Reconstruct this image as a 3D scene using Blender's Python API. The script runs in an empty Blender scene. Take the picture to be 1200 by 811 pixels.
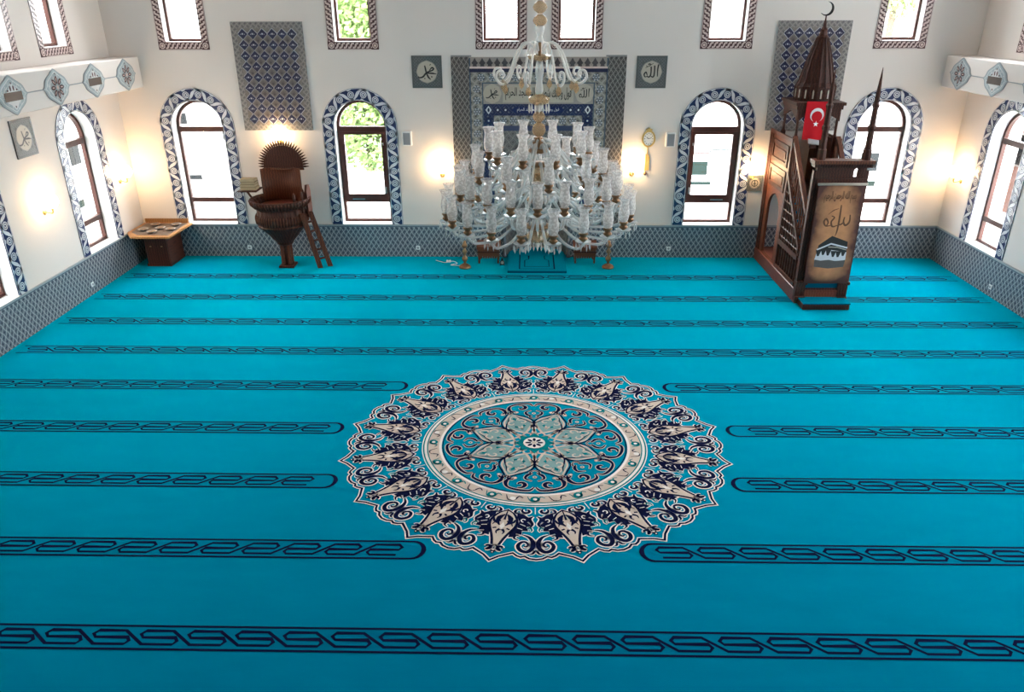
import bpy, bmesh, math, random
from mathutils import Vector, Matrix
from mathutils.geometry import tessellate_polygon

scene = bpy.context.scene
COL = scene.collection
PI = math.pi
sin, cos = math.sin, math.cos
random.seed(7)

# ---------------------------------------------------------------- camera, sky, exposure
CAM_PITCH, CAM_YAW, CAM_ROLL, CAM_F = 0.4253, 0.0202, -0.0028, 890.49
def make_camera():
    cd = bpy.data.cameras.new('camera'); co = bpy.data.objects.new('camera', cd); COL.objects.link(co)
    f = Vector((-sin(CAM_YAW)*cos(CAM_PITCH), cos(CAM_YAW)*cos(CAM_PITCH), -sin(CAM_PITCH)))
    r = Vector((cos(CAM_YAW), sin(CAM_YAW), 0)); u = r.cross(f)
    r2 = cos(CAM_ROLL)*r + sin(CAM_ROLL)*u; u2 = -sin(CAM_ROLL)*r + cos(CAM_ROLL)*u
    m = Matrix((r2, u2, -f)).transposed().to_4x4(); m.translation = Vector((-0.2054, -15.0768, 4.8))
    co.matrix_world = m
    cd.sensor_fit = 'HORIZONTAL'; cd.sensor_width = 36; cd.lens = CAM_F*36/1200; cd.clip_start = 0.05; cd.clip_end = 300
    scene.camera = co
make_camera()

world = bpy.data.worlds.new('overcast_sky'); scene.world = world; world.use_nodes = True
_bg = world.node_tree.nodes['Background']
_bg.inputs[0].default_value = (0.93, 0.97, 1.0, 1); _bg.inputs[1].default_value = 7.6
scene.view_settings.view_transform = 'Standard'; scene.view_settings.look = 'None'
scene.view_settings.gamma = 1; scene.view_settings.use_curve_mapping = False
scene.view_settings.exposure = 1.68
cy = scene.cycles
cy.max_bounces = 14; cy.diffuse_bounces = 8; cy.glossy_bounces = 4; cy.transmission_bounces = 6; cy.transparent_max_bounces = 40
cy.use_denoising = True; cy.sample_clamp_indirect = 8.0
cy.caustics_reflective = False; cy.caustics_refractive = False

LAMP_POWER = 20.0

# ---------------------------------------------------------------- materials
MATS = {}
def _new(name):
    m = bpy.data.materials.new(name); m.use_nodes = True
    nt = m.node_tree; MATS[name] = m
    return m, nt, nt.nodes['Principled BSDF']
def L(nt, a, b): nt.links.new(a, b)
def node(nt, t, **k):
    n = nt.nodes.new(t)
    for a, b in k.items(): setattr(n, a, b)
    return n
def math_n(nt, op, a, b=None, clamp=False):
    n = nt.nodes.new('ShaderNodeMath'); n.operation = op; n.use_clamp = clamp
    for i, v in enumerate((a, b)):
        if v is None: continue
        if isinstance(v, (int, float)): n.inputs[i].default_value = v
        else: nt.links.new(v, n.inputs[i])
    return n.outputs[0]
def mix_c(nt, fac, a, b, blend='MIX'):
    n = nt.nodes.new('ShaderNodeMix'); n.data_type = 'RGBA'; n.blend_type = blend
    for sock, v in ((n.inputs[0], fac), (n.inputs[6], a), (n.inputs[7], b)):
        if isinstance(v, (int, float)): sock.default_value = v
        elif isinstance(v, tuple): sock.default_value = (*v[:3], 1)
        else: nt.links.new(v, sock)
    return n.outputs[2]
def noise_n(nt, scale, detail=3, vec=None, rough=.5):
    n = nt.nodes.new('ShaderNodeTexNoise'); n.inputs['Scale'].default_value = scale
    n.inputs['Detail'].default_value = detail; n.inputs['Roughness'].default_value = rough
    if vec is not None: nt.links.new(vec, n.inputs['Vector'])
    return n.outputs['Fac']
def bump_n(nt, h, strength, dist, bsdf):
    b = nt.nodes.new('ShaderNodeBump'); b.inputs['Strength'].default_value = strength; b.inputs['Distance'].default_value = dist
    nt.links.new(h, b.inputs['Height']); nt.links.new(b.outputs[0], bsdf.inputs['Normal'])
def objco(nt, scale=(1, 1, 1)):
    tc = nt.nodes.new('ShaderNodeTexCoord'); mp = nt.nodes.new('ShaderNodeMapping'); mp.inputs['Scale'].default_value = scale
    nt.links.new(tc.outputs['Object'], mp.inputs[0]); return mp.outputs[0]

def plain(name, c, rough=.6, metal=0.0, var=.08, scale=12.0, spec=.5, bump=0.0):
    m, nt, b = _new(name)
    v = objco(nt); n = noise_n(nt, scale, 3, v)
    col = mix_c(nt, n, tuple(x*(1-var) for x in c), tuple(min(1, x*(1+var)) for x in c))
    L(nt, col, b.inputs['Base Color']); b.inputs['Roughness'].default_value = rough
    b.inputs['Metallic'].default_value = metal; b.inputs['Specular IOR Level'].default_value = spec
    if bump: bump_n(nt, noise_n(nt, scale*4, 4, v), bump, .01, b)
    return m

def wood(name, c1, c2, scale=(9, 9, 1.2), rough=.38):
    m, nt, b = _new(name)
    v = objco(nt, scale); n = noise_n(nt, 3.0, 6, v, .65)
    w = nt.nodes.new('ShaderNodeTexWave'); w.inputs['Scale'].default_value = 2.2; w.inputs['Distortion'].default_value = 5
    w.inputs['Detail'].default_value = 3; L(nt, v, w.inputs['Vector'])
    f = math_n(nt, 'MULTIPLY', n, w.outputs['Fac'])
    L(nt, mix_c(nt, f, c1, c2), b.inputs['Base Color']); b.inputs['Roughness'].default_value = rough
    bump_n(nt, n, .15, .004, b); b.inputs['Specular IOR Level'].default_value = .28
    return m

plain('plaster', (.76, .70, .655), .85, var=.02, scale=.7)
plain('ceiling_paint', (.80, .76, .72), .9, var=.02, scale=.7)
plain('reveal_white', (.86, .85, .84), .6, var=.015)
wood('frame_brown', (.065, .022, .017), (.13, .045, .030))
plain('navy_tile', (.028, .040, .115), .22, var=.2, scale=25)
plain('pale_tile', (.64, .66, .71), .22, var=.06, scale=25)
plain('white_tile', (.78, .78, .77), .25, var=.05)
plain('maroon_tile', (.075, .022, .026), .28, var=.2, scale=20)
plain('pink_tile', (.70, .56, .52), .28, var=.08, scale=20)
plain('grey_tile', (.27, .265, .27), .28, var=.15, scale=30)
plain('taupe_tile', (.33, .30, .275), .28, var=.15, scale=30)
plain('fan_tile', (.21, .185, .17), .28, var=.15, scale=30)
plain('fan_ink', (.07, .06, .065), .28, var=.15, scale=30)
plain('dark_diamond', (.030, .032, .075), .2, var=.2, scale=25)
plain('slate_tile', (.10, .13, .17), .25, var=.25, scale=60)
plain('cream_tile', (.50, .45, .37), .3, var=.08, scale=20)
plain('blue_tile', (.018, .026, .11), .22, var=.2, scale=25)
plain('green_grey_tile', (.13, .14, .14), .25, var=.25, scale=60)
plain('crest_tile', (.38, .33, .295), .3, var=.15, scale=30)
plain('ink', (.012, .012, .014), .35, var=.1)
plain('ornament_blue', (.36, .44, .47), .45, var=.08, scale=20)
plain('ornament_grey', (.30, .33, .35), .45, var=.08, scale=20)
plain('brass_plate', (.13, .10, .085), .4, .3, var=.1)
plain('carpet_navy', (.005, .008, .042), .95, var=.15, scale=30, spec=.03)
plain('carpet_white', (.88, .82, .78), .95, var=.06, scale=30, spec=.03)
plain('carpet_pale', (.24, .38, .38), .95, var=.08, scale=30, spec=.03)
plain('carpet_beige', (.66, .54, .46), .95, var=.07, scale=30, spec=.03)
plain('carpet_teal', (.0, .20, .23), .95, var=.08, scale=30, spec=.03)
wood('dark_wood', (.040, .011, .007), (.125, .036, .020), (3, 3, 14), .55)
wood('mid_wood', (.085, .023, .011), (.21, .063, .026), (3, 3, 10), .5)
wood('gold_wood', (.30, .14, .05), (.48, .25, .10), (3, 3, 8))
wood('red_wood', (.13, .030, .018), (.25, .075, .040), (3, 3, 8))
wood('desk_wood', (.11, .035, .018), (.20, .075, .035), (8, 2, 8))
plain('bronze', (.33, .19, .10), .35, .75, var=.15)
plain('antique_gold', (.26, .14, .07), .30, .65, var=.2, scale=40)
plain('gold', (.62, .43, .15), .3, .35, var=.08)
plain('black_iron', (.015, .013, .013), .4, .5)
plain('white_plastic', (.80, .80, .79), .4, var=.02)
plain('grey_mesh', (.28, .29, .31), .6, var=.1, scale=120)
plain('flag_red', (.62, .012, .022), .8, var=.05, scale=8, spec=.2)
plain('flag_white', (.86, .85, .84), .8, var=.02, spec=.2)
plain('paper', (.46, .38, .25), .8, var=.06)
plain('book_beige', (.34, .25, .13), .55, var=.1)
plain('book_brown', (.17, .10, .06), .5, var=.15)
plain('book_olive', (.22, .18, .09), .5, var=.15)
plain('silver', (.36, .36, .36), .3, .85, var=.15)
plain('banner_rod', (.42, .36, .30), .5, var=.1)
plain('kaaba_black', (.022, .020, .020), .8, var=.15, scale=30)
plain('kaaba_grey', (.10, .09, .085), .8, var=.2, scale=30)
plain('kaaba_white', (.62, .62, .66), .8, var=.1, scale=30)
plain('banner_ink', (.13, .055, .025), .8, var=.15, scale=30)
plain('facade_white', (.62, .61, .60), .9, var=.03, scale=2)
plain('facade_cream', (.58, .54, .50), .9, var=.03, scale=2)
plain('facade_brick', (.42, .26, .22), .9, var=.12, scale=14)
plain('facade_pane', (.016, .018, .019), .6, var=.2, spec=.1)
plain('shutter_green', (.011, .019, .016), .6, var=.1, spec=.1)
plain('roof_red', (.09, .02, .018), .8, var=.1)
plain('leaf_green', (.22, .32, .11), .7, var=.3, scale=5)
plain('bark', (.10, .075, .05), .9, var=.2)
plain('pavement', (.48, .47, .45), .9, var=.05, scale=2)

def carpet(name, c1, c2, c3, tint=(.0, .84, 1.0)):
    # cut pile: matt body colour, a soft sheen where the pile is seen at a low angle
    m, nt, b = _new(name)
    v = objco(nt, (1, 3.0, 1)); n = noise_n(nt, 1.6, 6, v, .6)
    n2 = noise_n(nt, 180, 2, objco(nt))
    col = mix_c(nt, n, c1, c2)
    col = mix_c(nt, math_n(nt, 'MULTIPLY', n2, .30), col, c3)
    L(nt, col, b.inputs['Base Color']); b.inputs['Roughness'].default_value = 1.0; b.inputs['Specular IOR Level'].default_value = .0
    b.inputs['Sheen Weight'].default_value = 1.0; b.inputs['Sheen Roughness'].default_value = .45; b.inputs['Sheen Tint'].default_value = (*tint, 1)
    bump_n(nt, n2, .25, .01, b)
carpet('carpet', (.0, .145, .280), (.0, .225, .395), (.0, .12, .23))
carpet('carpet_band', (.0, .120, .245), (.0, .180, .330), (.0, .11, .21), (.0, .74, .92))
carpet('carpet_disc', (.0, .145, .275), (.0, .205, .360), (.0, .12, .22), (.0, .80, .95))
carpet('rug_teal', (.0, .085, .16), (.0, .115, .20), (.0, .08, .14), (.0, .45, .62))

def lattice(name, pu, pv, bg, line, dot, lw=.17, rough=.25):
    """ogee lattice of pale lines on a dark glazed tile; u runs along the band, v up it"""
    m, nt, b = _new(name)
    tc = nt.nodes.new('ShaderNodeUVMap'); s = nt.nodes.new('ShaderNodeSeparateXYZ'); L(nt, tc.outputs[0], s.inputs[0])
    u = math_n(nt, 'DIVIDE', s.outputs[0], pu); w = math_n(nt, 'DIVIDE', s.outputs[1], pv)
    wob = math_n(nt, 'MULTIPLY', math_n(nt, 'SINE', math_n(nt, 'MULTIPLY', w, 2*PI)), .07)
    def tri(x): return math_n(nt, 'ABSOLUTE', math_n(nt, 'SUBTRACT', math_n(nt, 'FRACT', x), .5))
    a = tri(math_n(nt, 'ADD', math_n(nt, 'ADD', u, w), wob)); c = tri(math_n(nt, 'ADD', math_n(nt, 'SUBTRACT', u, w), wob))
    mx = math_n(nt, 'MAXIMUM', a, c); mn = math_n(nt, 'MAXIMUM', math_n(nt, 'SUBTRACT', .5, a), math_n(nt, 'SUBTRACT', .5, c))
    isline = math_n(nt, 'GREATER_THAN', mx, .5-lw*.5)
    r = math_n(nt, 'MAXIMUM', a, c)
    isdot = math_n(nt, 'LESS_THAN', r, .12)
    ring = math_n(nt, 'MULTIPLY', math_n(nt, 'GREATER_THAN', r, .19), math_n(nt, 'LESS_THAN', r, .27))
    n = noise_n(nt, 30, 2, objco(nt))
    col = mix_c(nt, math_n(nt, 'MULTIPLY', ring, .55), bg, line)
    col = mix_c(nt, isdot, col, dot); col = mix_c(nt, isline, col, line)
    col = mix_c(nt, math_n(nt, 'MULTIPLY', n, .25), col, bg)
    L(nt, col, b.inputs['Base Color']); b.inputs['Roughness'].default_value = rough
lattice('dado_lattice', .100, .150, (.055, .070, .105), (.52, .52, .53), (.025, .03, .06))
lattice('mihrab_lattice', .090, .135, (.046, .040, .040), (.35, .325, .30), (.03, .022, .024), rough=.4)
lattice('floral_band', .17, .17, (.17, .16, .145), (.40, .375, .335), (.05, .045, .05), lw=.30, rough=.4)
lattice('navy_floral', .16, .16, (.020, .027, .085), (.07, .08, .15), (.16, .17, .22), lw=.12)
lattice('niche_tile', .16, .16, (.12, .115, .115), (.24, .225, .21), (.06, .05, .05), lw=.16, rough=.4)
lattice('plaque_tile', .055, .055, (.075, .083, .088), (.16, .17, .17), (.04, .05, .06), lw=.22, rough=.4)
lattice('border_tile', .10, .10, (.15, .14, .14), (.33, .31, .29), (.06, .055, .07), lw=.24, rough=.35)

def banner_mat():
    m, nt, b = _new('banner_print')
    uv = nt.nodes.new('ShaderNodeUVMap'); s = nt.nodes.new('ShaderNodeSeparateXYZ'); L(nt, uv.outputs[0], s.inputs[0])
    dx = math_n(nt, 'MULTIPLY', math_n(nt, 'ABSOLUTE', math_n(nt, 'SUBTRACT', s.outputs[0], .5)), 2)
    dy = math_n(nt, 'MULTIPLY', math_n(nt, 'ABSOLUTE', math_n(nt, 'SUBTRACT', s.outputs[1], .52)), 2)
    e = math_n(nt, 'ADD', math_n(nt, 'POWER', dx, 2.0), math_n(nt, 'POWER', dy, 7.0))
    n = noise_n(nt, 4, 5, objco(nt))
    e = math_n(nt, 'ADD', e, math_n(nt, 'MULTIPLY', math_n(nt, 'SUBTRACT', n, .5), 1.3), clamp=True)
    col = mix_c(nt, e, (.60, .26, .11), (.075, .018, .011))
    L(nt, col, b.inputs['Base Color']); b.inputs['Roughness'].default_value = .65
banner_mat()

def glass(name, tint, body, body_col, rough=.06, etch=0.0, ior=1.5):
    m = bpy.data.materials.new(name); m.use_nodes = True; MATS[name] = m
    nt = m.node_tree; nt.nodes.clear()
    out = node(nt, 'ShaderNodeOutputMaterial'); tr = node(nt, 'ShaderNodeBsdfTransparent'); tr.inputs[0].default_value = (*tint, 1)
    gl = node(nt, 'ShaderNodeBsdfGlossy'); gl.inputs['Roughness'].default_value = rough
    fr = node(nt, 'ShaderNodeFresnel'); fr.inputs[0].default_value = ior
    ge = node(nt, 'ShaderNodeNewGeometry'); ff = math_n(nt, 'MULTIPLY', fr.outputs[0], math_n(nt, 'SUBTRACT', 1.0, ge.outputs['Backfacing']))
    a = node(nt, 'ShaderNodeMixShader'); L(nt, ff, a.inputs[0]); L(nt, tr.outputs[0], a.inputs[1]); L(nt, gl.outputs[0], a.inputs[2])
    if body:
        df = node(nt, 'ShaderNodeBsdfDiffuse'); df.inputs[0].default_value = (*body_col, 1)
        tl = node(nt, 'ShaderNodeBsdfTranslucent'); tl.inputs[0].default_value = (*body_col, 1)
        d = node(nt, 'ShaderNodeMixShader'); d.inputs[0].default_value = .45; L(nt, df.outputs[0], d.inputs[1]); L(nt, tl.outputs[0], d.inputs[2])
        c = node(nt, 'ShaderNodeMixShader')
        if etch:
            n = noise_n(nt, 45, 2, objco(nt)); f = math_n(nt, 'ADD', math_n(nt, 'MULTIPLY', math_n(nt, 'GREATER_THAN', n, .52), etch), body)
            L(nt, f, c.inputs[0])
        else: c.inputs[0].default_value = body
        L(nt, a.outputs[0], c.inputs[1]); L(nt, d.outputs[0], c.inputs[2]); a = c
    L(nt, a.outputs[0], out.inputs[0])
    return m
glass('window_glass', (.96, .97, .97), 0, (1, 1, 1), .02)
glass('shade_glass', (.96, .96, .96), .36, (.95, .90, .87), .10, .14)
glass('crystal', (.96, .97, .97), .30, (.90, .91, .90), .04)
glass('white_cane', (.96, .96, .95), .55, (.92, .90, .87), .08)
glass('amber_glass', (.92, .84, .74), .38, (.62, .43, .24), .05)

def lamp_mat():
    m = bpy.data.materials.new('lamp_glow'); m.use_nodes = True; MATS['lamp_glow'] = m
    nt = m.node_tree; nt.nodes.clear()
    o = node(nt, 'ShaderNodeOutputMaterial'); e = node(nt, 'ShaderNodeEmission')
    e.inputs[0].default_value = (1.0, .66, .34, 1); e.inputs[1].default_value = LAMP_POWER
    L(nt, e.outputs[0], o.inputs[0])
lamp_mat()

# ---------------------------------------------------------------- mesh helpers
def tag(o, label=None, cat=None, group=None, kind=None):
    if label: o['label'] = label
    if cat: o['category'] = cat
    if group: o['group'] = group
    if kind: o['kind'] = kind
    return o
def empty(name, loc=(0, 0, 0), rz=0.0):
    o = bpy.data.objects.new(name, None); COL.objects.link(o); o.location = loc; o.rotation_euler = (0, 0, rz)
    o.empty_display_size = .1
    return o
def link(name, me, parent=None, loc=None, rz=None):
    o = bpy.data.objects.new(name, me); COL.objects.link(o)
    if parent is not None: o.parent = parent
    if loc is not None: o.location = loc
    if rz is not None: o.rotation_euler = (0, 0, rz)
    return o

class MB:
    """collects faces; build() makes one mesh object. An optional map turns local points into other points."""
    def __init__(s, xf=None): s.v = []; s.f = []; s.m = []; s.sm = []; s.uv = []; s.xf = xf
    def add(s, pts, faces, mat=0, smooth=False, uvs=None):
        b = len(s.v)
        for p in pts:
            p = Vector(p); s.v.append(s.xf(p) if s.xf else p)
        for k, f in enumerate(faces):
            s.f.append([b+i for i in f]); s.m.append(mat); s.sm.append(smooth)
            s.uv.append([uvs[i] for i in f] if uvs else None)
        return s
    def box(s, a, b, mat=0, bev=0.0):
        x0, y0, z0 = a; x1, y1, z1 = b
        if x0 > x1: x0, x1 = x1, x0
        if y0 > y1: y0, y1 = y1, y0
        if z0 > z1: z0, z1 = z1, z0
        if bev <= 0:
            p = [(x0,y0,z0),(x1,y0,z0),(x1,y1,z0),(x0,y1,z0),(x0,y0,z1),(x1,y0,z1),(x1,y1,z1),(x0,y1,z1)]
            return s.add(p, [(0,3,2,1),(4,5,6,7),(0,1,5,4),(1,2,6,5),(2,3,7,6),(3,0,4,7)], mat)
        e = min(bev, (x1-x0)*.45, (y1-y0)*.45, (z1-z0)*.45)
        def ring(z, i): return [(x0+i,y0,z),(x1-i,y0,z),(x1,y0+i,z),(x1,y1-i,z),(x1-i,y1,z),(x0+i,y1,z),(x0,y1-i,z),(x0,y0+i,z)]
        def inner(z): return [(x0+e,y0+e,z),(x1-e,y0+e,z),(x1-e,y0+e,z),(x1-e,y1-e,z),(x1-e,y1-e,z),(x0+e,y1-e,z),(x0+e,y1-e,z),(x0+e,y0+e,z)]
        def rg(z): return [(x0+e,y0,z),(x1-e,y0,z),(x1,y0+e,z),(x1,y1-e,z),(x1-e,y1,z),(x0+e,y1,z),(x0,y1-e,z),(x0,y0+e,z)]
        A = [(x0+e,y0+e,z0),(x1-e,y0+e,z0),(x1-e,y1-e,z0),(x0+e,y1-e,z0)]
        T = [(x0+e,y0+e,z1),(x1-e,y0+e,z1),(x1-e,y1-e,z1),(x0+e,y1-e,z1)]
        p = rg(z0+e)+rg(z1-e)+A+T
        f = [(i, (i+1)%8, 8+(i+1)%8, 8+i) for i in range(8)] + [(16,19,18,17),(20,21,22,23)]
        for k in range(4):
            f.append((2*k, 16+k, 16+(k+1)%4, 2*k+1)); f.append((8+2*k+1, 20+(k+1)%4, 20+k, 8+2*k))
        for k in range(4):
            f.append(((2*k-1)%8, 16+k, 2*k)); f.append((8+2*k, 20+k, 8+(2*k-1)%8))
        return s.add(p, f, mat)
    def lathe(s, prof, n=24, c=(0,0,0), mat=0, smooth=True, cap=True, phase=0.0, flute=None):
        pts = []
        for r, z in prof:
            for i in range(n):
                a = 2*PI*i/n+phase; rr = r*(flute(i) if flute else 1)
                pts.append((c[0]+rr*cos(a), c[1]+rr*sin(a), c[2]+z))
        k = len(prof); f = []
        for j in range(k-1):
            for i in range(n): f.append((j*n+i, j*n+(i+1)%n, (j+1)*n+(i+1)%n, (j+1)*n+i))
        s.add(pts, f, mat, smooth)
        if cap:
            if prof[0][0] > 1e-4: s.add(pts[:n], [tuple(reversed(range(n)))], mat)
            if prof[-1][0] > 1e-4: s.add(pts[-n:], [tuple(range(n))], mat)
        return s
    def tube(s, path, rad, n=8, mat=0, smooth=True, cap=True, closed=False):
        P = [Vector(p) for p in path]; m = len(P); R = rad if isinstance(rad, (list, tuple)) else [rad]*m
        pts = []; up = None
        for i in range(m):
            a = P[i-1] if (i > 0 or closed) else P[i]; b = P[(i+1) % m] if (i < m-1 or closed) else P[i]
            t = (b-a).normalized()
            if up is None:
                up = Vector((0,0,1)) if abs(t.z) < .9 else Vector((1,0,0))
            x = t.cross(up)
            if x.length < 1e-5: x = t.cross(Vector((0,1,0)))
            x.normalize(); y = x.cross(t).normalized(); up = y
            for k in range(n):
                q = 2*PI*k/n; pts.append(P[i] + x*(R[i]*cos(q)) + y*(R[i]*sin(q)))
        f = []
        for j in range(m if closed else m-1):
            j2 = (j+1) % m
            for k in range(n): f.append((j*n+k, j*n+(k+1)%n, j2*n+(k+1)%n, j2*n+k))
        s.add(pts, f, mat, smooth)
        if cap and not closed:
            s.add(pts[:n], [tuple(reversed(range(n)))], mat); s.add(pts[-n:], [tuple(range(n))], mat)
        return s
    def prism(s, poly, d0, d1, axis='z', mat=0, holes=(), side_mat=None):
        """2-D outline (with holes) pushed from depth d0 to d1 along axis: z:(x,y), y:(x,z), x:(y,z)"""
        def P(q, d):
            if axis == 'z': return (q[0], q[1], d)
            if axis == 'y': return (q[0], d, q[1])
            return (d, q[0], q[1])
        loops = [list(poly)] + [list(h) for h in holes]
        flat = [q for l in loops for q in l]
        tris = tessellate_polygon([[Vector((q[0], q[1], 0)) for q in l] for l in loops])
        s.add([P(q, d0) for q in flat], [tuple(t) for t in tris], mat, uvs=[(q[0], q[1]) for q in flat])
        s.add([P(q, d1) for q in flat], [tuple(reversed(t)) for t in tris], mat, uvs=[(q[0], q[1]) for q in flat])
        sm = mat if side_mat is None else side_mat
        for l in loops:
            n = len(l)
            s.add([P(q, d0) for q in l]+[P(q, d1) for q in l], [(i, (i+1)%n, n+(i+1)%n, n+i) for i in range(n)], sm)
        return s
    def build(s, name, mats, parent=None, loc=None, rz=None):
        me = s.mesh(name, mats)
        return link(name, me, parent, loc, rz)
    def mesh(s, name, mats):
        me = bpy.data.meshes.new(name)
        me.from_pydata([tuple(v) for v in s.v], [], s.f)
        for x in (mats if isinstance(mats, (list, tuple)) else [mats]): me.materials.append(MATS[x])
        me.polygons.foreach_set('material_index', s.m); me.polygons.foreach_set('use_smooth', s.sm)
        if any(u for u in s.uv):
            l = me.uv_layers.new(name='UVMap')
            for p, u in zip(me.polygons, s.uv):
                if u:
                    for li, q in zip(p.loop_indices, u): l.data[li].uv = q
        me.update()
        bm = bmesh.new(); bm.from_mesh(me)
        bmesh.ops.remove_doubles(bm, verts=bm.verts, dist=1e-6)
        bmesh.ops.recalc_face_normals(bm, faces=bm.faces)
        bm.to_mesh(me); bm.free()
        return me

def catmull(pts, n=6, closed=False):
    P = [Vector(p) for p in pts]; m = len(P); out = []
    for i in range(m if closed else m-1):
        if closed: a, b, c, d = P[(i-1) % m], P[i], P[(i+1) % m], P[(i+2) % m]
        else: a, b, c, d = P[max(i-1, 0)], P[i], P[i+1], P[min(i+2, m-1)]
        for k in range(n):
            t = k/n; t2, t3 = t*t, t*t*t
            out.append(.5*((2*b)+(c-a)*t+(2*a-5*b+4*c-d)*t2+(3*b-a-3*c+d)*t3))
    if not closed: out.append(P[-1])
    return out

class Flat:
    """print-like artwork: flat shapes in (u, v) stacked in hair-thin layers on a surface.
    place(u, v, h) gives the point at height h above the surface."""
    STEP = .0012
    def __init__(s, place, h0=0.0): s.b = MB(); s.place = place; s.h0 = h0
    def poly(s, pts, mat, layer=0):
        pts = [Vector((p[0], p[1], 0)) for p in pts]
        h = s.h0+s.STEP*(layer+1)
        if len(pts) <= 4: tr = [tuple(range(len(pts)))]
        else: tr = [tuple(t) for t in tessellate_polygon([pts])]
        s.b.add([s.place(p.x, p.y, h) for p in pts], tr, mat, uvs=[(p.x, p.y) for p in pts])
    def rect(s, u0, v0, u1, v1, mat, layer=0): s.poly([(u0, v0), (u1, v0), (u1, v1), (u0, v1)], mat, layer)
    def disc(s, c, r, mat, layer=0, n=12, ry=None, a0=0.0):
        ry = r if ry is None else ry
        s.poly([(c[0]+r*cos(2*PI*i/n+a0), c[1]+ry*sin(2*PI*i/n+a0)) for i in range(n)], mat, layer)
    def strip(s, A, B, mat, layer, closed=False):
        h = s.h0+s.STEP*(layer+1); n = len(A)
        pts = [s.place(p[0], p[1], h) for p in A]+[s.place(p[0], p[1], h) for p in B]
        s.b.add(pts, [(i, (i+1) % n, n+(i+1) % n, n+i) for i in range(n if closed else n-1)], mat, uvs=[(p[0], p[1]) for p in A]+[(p[0], p[1]) for p in B])
    def stroke(s, pts, w, mat, layer=0, closed=False, halo=None, halo_w=0.0):
        """a pen line: w is a width or a list of widths (start..end)"""
        P = [Vector((p[0], p[1], 0)) for p in pts]; n = len(P)
        if n < 2: return
        W = []
        for i in range(n):
            if isinstance(w, (list, tuple)):
                t = i/(n-1)*(len(w)-1); k = min(int(t), len(w)-2); W.append(w[k]+(w[k+1]-w[k])*(t-k))
            else: W.append(w)
        N = []
        for i in range(n):
            a = P[(i-1) % n] if (closed or i > 0) else P[i]; b = P[(i+1) % n] if (closed or i < n-1) else P[i]
            d = b-a
            if d.length < 1e-9: d = Vector((1, 0, 0))
            d.normalize(); nn = Vector((-d.y, d.x, 0))
            if 0 < i < n-1 or closed:
                d1 = (P[i]-P[(i-1) % n]); d2 = (P[(i+1) % n]-P[i])
                if d1.length > 1e-9 and d2.length > 1e-9:
                    c = max(.45, nn.dot(Vector((-d1.y, d1.x, 0)).normalized())); nn = nn/c
            N.append(nn)
        if halo is not None:
            s.strip([P[i]+N[i]*(W[i]/2+halo_w) for i in range(n)], [P[i]-N[i]*(W[i]/2+halo_w) for i in range(n)], halo, layer, closed)
            layer += 1
        s.strip([P[i]+N[i]*W[i]/2 for i in range(n)], [P[i]-N[i]*W[i]/2 for i in range(n)], mat, layer, closed)
    def build(s, name, mats, parent=None):
        return link(name, s.raw(name, mats), parent)
    def raw(s, name, mats):
        b = s.b; me = bpy.data.meshes.new(name); me.from_pydata([tuple(v) for v in b.v], [], b.f)
        for x in mats: me.materials.append(MATS[x])
        me.polygons.foreach_set('material_index', b.m)
        l = me.uv_layers.new(name='UVMap')
        for p, u in zip(me.polygons, b.uv):
            if u:
                for li, q in zip(p.loop_indices, u): l.data[li].uv = q
        me.update(); return me

def spiral(c, r0, r1, a0, a1, n=14):
    return [(c[0]+(r0+(r1-r0)*i/n)*cos(a0+(a1-a0)*i/n), c[1]+(r0+(r1-r0)*i/n)*sin(a0+(a1-a0)*i/n)) for i in range(n+1)]
# ---------------------------------------------------------------- the room shell
HX = 8.05; YF = -18.6; ZC = 7.8; TH = .36
SIDE = {'back': lambda u, z, d: Vector((u, d, z)),
        'left': lambda u, z, d: Vector((-HX-d, u, z)),
        'right': lambda u, z, d: Vector((HX+d, u, z))}
HW, BAND, ZS, ZT = .73, .235, .675, 3.326         # arched windows: outer half width, tile band, sill, outer top
OW = HW-BAND                                       # half width of the opening
SPR = ZT-HW
UB, UBAND = 4.0, .14                               # upper windows: outer bottom, band
UHW, UTOP = .475, 6.3
LOW = {'back': [-6.605, -3.4425, 3.4425, 6.605], 'left': [-1.57, -4.70, -7.83], 'right': [-1.57, -4.70, -7.83, -10.96]}  # fourth right window is unseen, added to brighten that side of the floor
UPP = {'back': [-6.6, -3.437, -.692, .695, 3.442, 6.595], 'left': [-1.66-1.52*k for k in range(5)], 'right': [-1.66-1.52*k for k in range(7)]}  # last two on the right are unseen extras letting in more light
NR, NS = .62, 1.80                                 # prayer niche radius, springing

def arch(c, hw, z0, spr, n=18):
    return [(c-hw, z0), (c+hw, z0)] + [(c+hw*cos(PI*i/n), spr+hw*sin(PI*i/n)) for i in range(n+1)]
def rect(u0, z0, u1, z1): return [(u0, z0), (u1, z0), (u1, z1), (u0, z1)]

def wall(side, u0, u1):
    f = SIDE[side]
    holes = [arch(c, OW, ZS, SPR) for c in LOW[side]] + [rect(c-UHW+UBAND, UB+UBAND, c+UHW-UBAND, UTOP-UBAND) for c in UPP[side]]
    outer = [(u0, -.3), (u1, -.3), (u1, ZC+.3), (u0, ZC+.3)]
    if side == 'back':
        holes.append(arch(0, NR, -.29, NS, 24))
    b = MB(lambda p: f(p.x, p.z, p.y))
    b.prism(outer, 0, TH, 'y', 0, holes, 1)
    o = b.build('wall_'+side, ['plaster', 'reveal_white'])
    return tag(o, {'back': 'off-white plaster wall holding the prayer niche and six upper windows', 'left': 'off-white plaster side wall meeting the corner cabinet', 'right': 'off-white plaster side wall nearest the minbar'}[side], 'wall', kind='structure')
wall_back = wall('back', -HX-TH, HX+TH); wall_left = wall('left', YF, 0); wall_right = wall('right', YF, 0)
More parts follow.
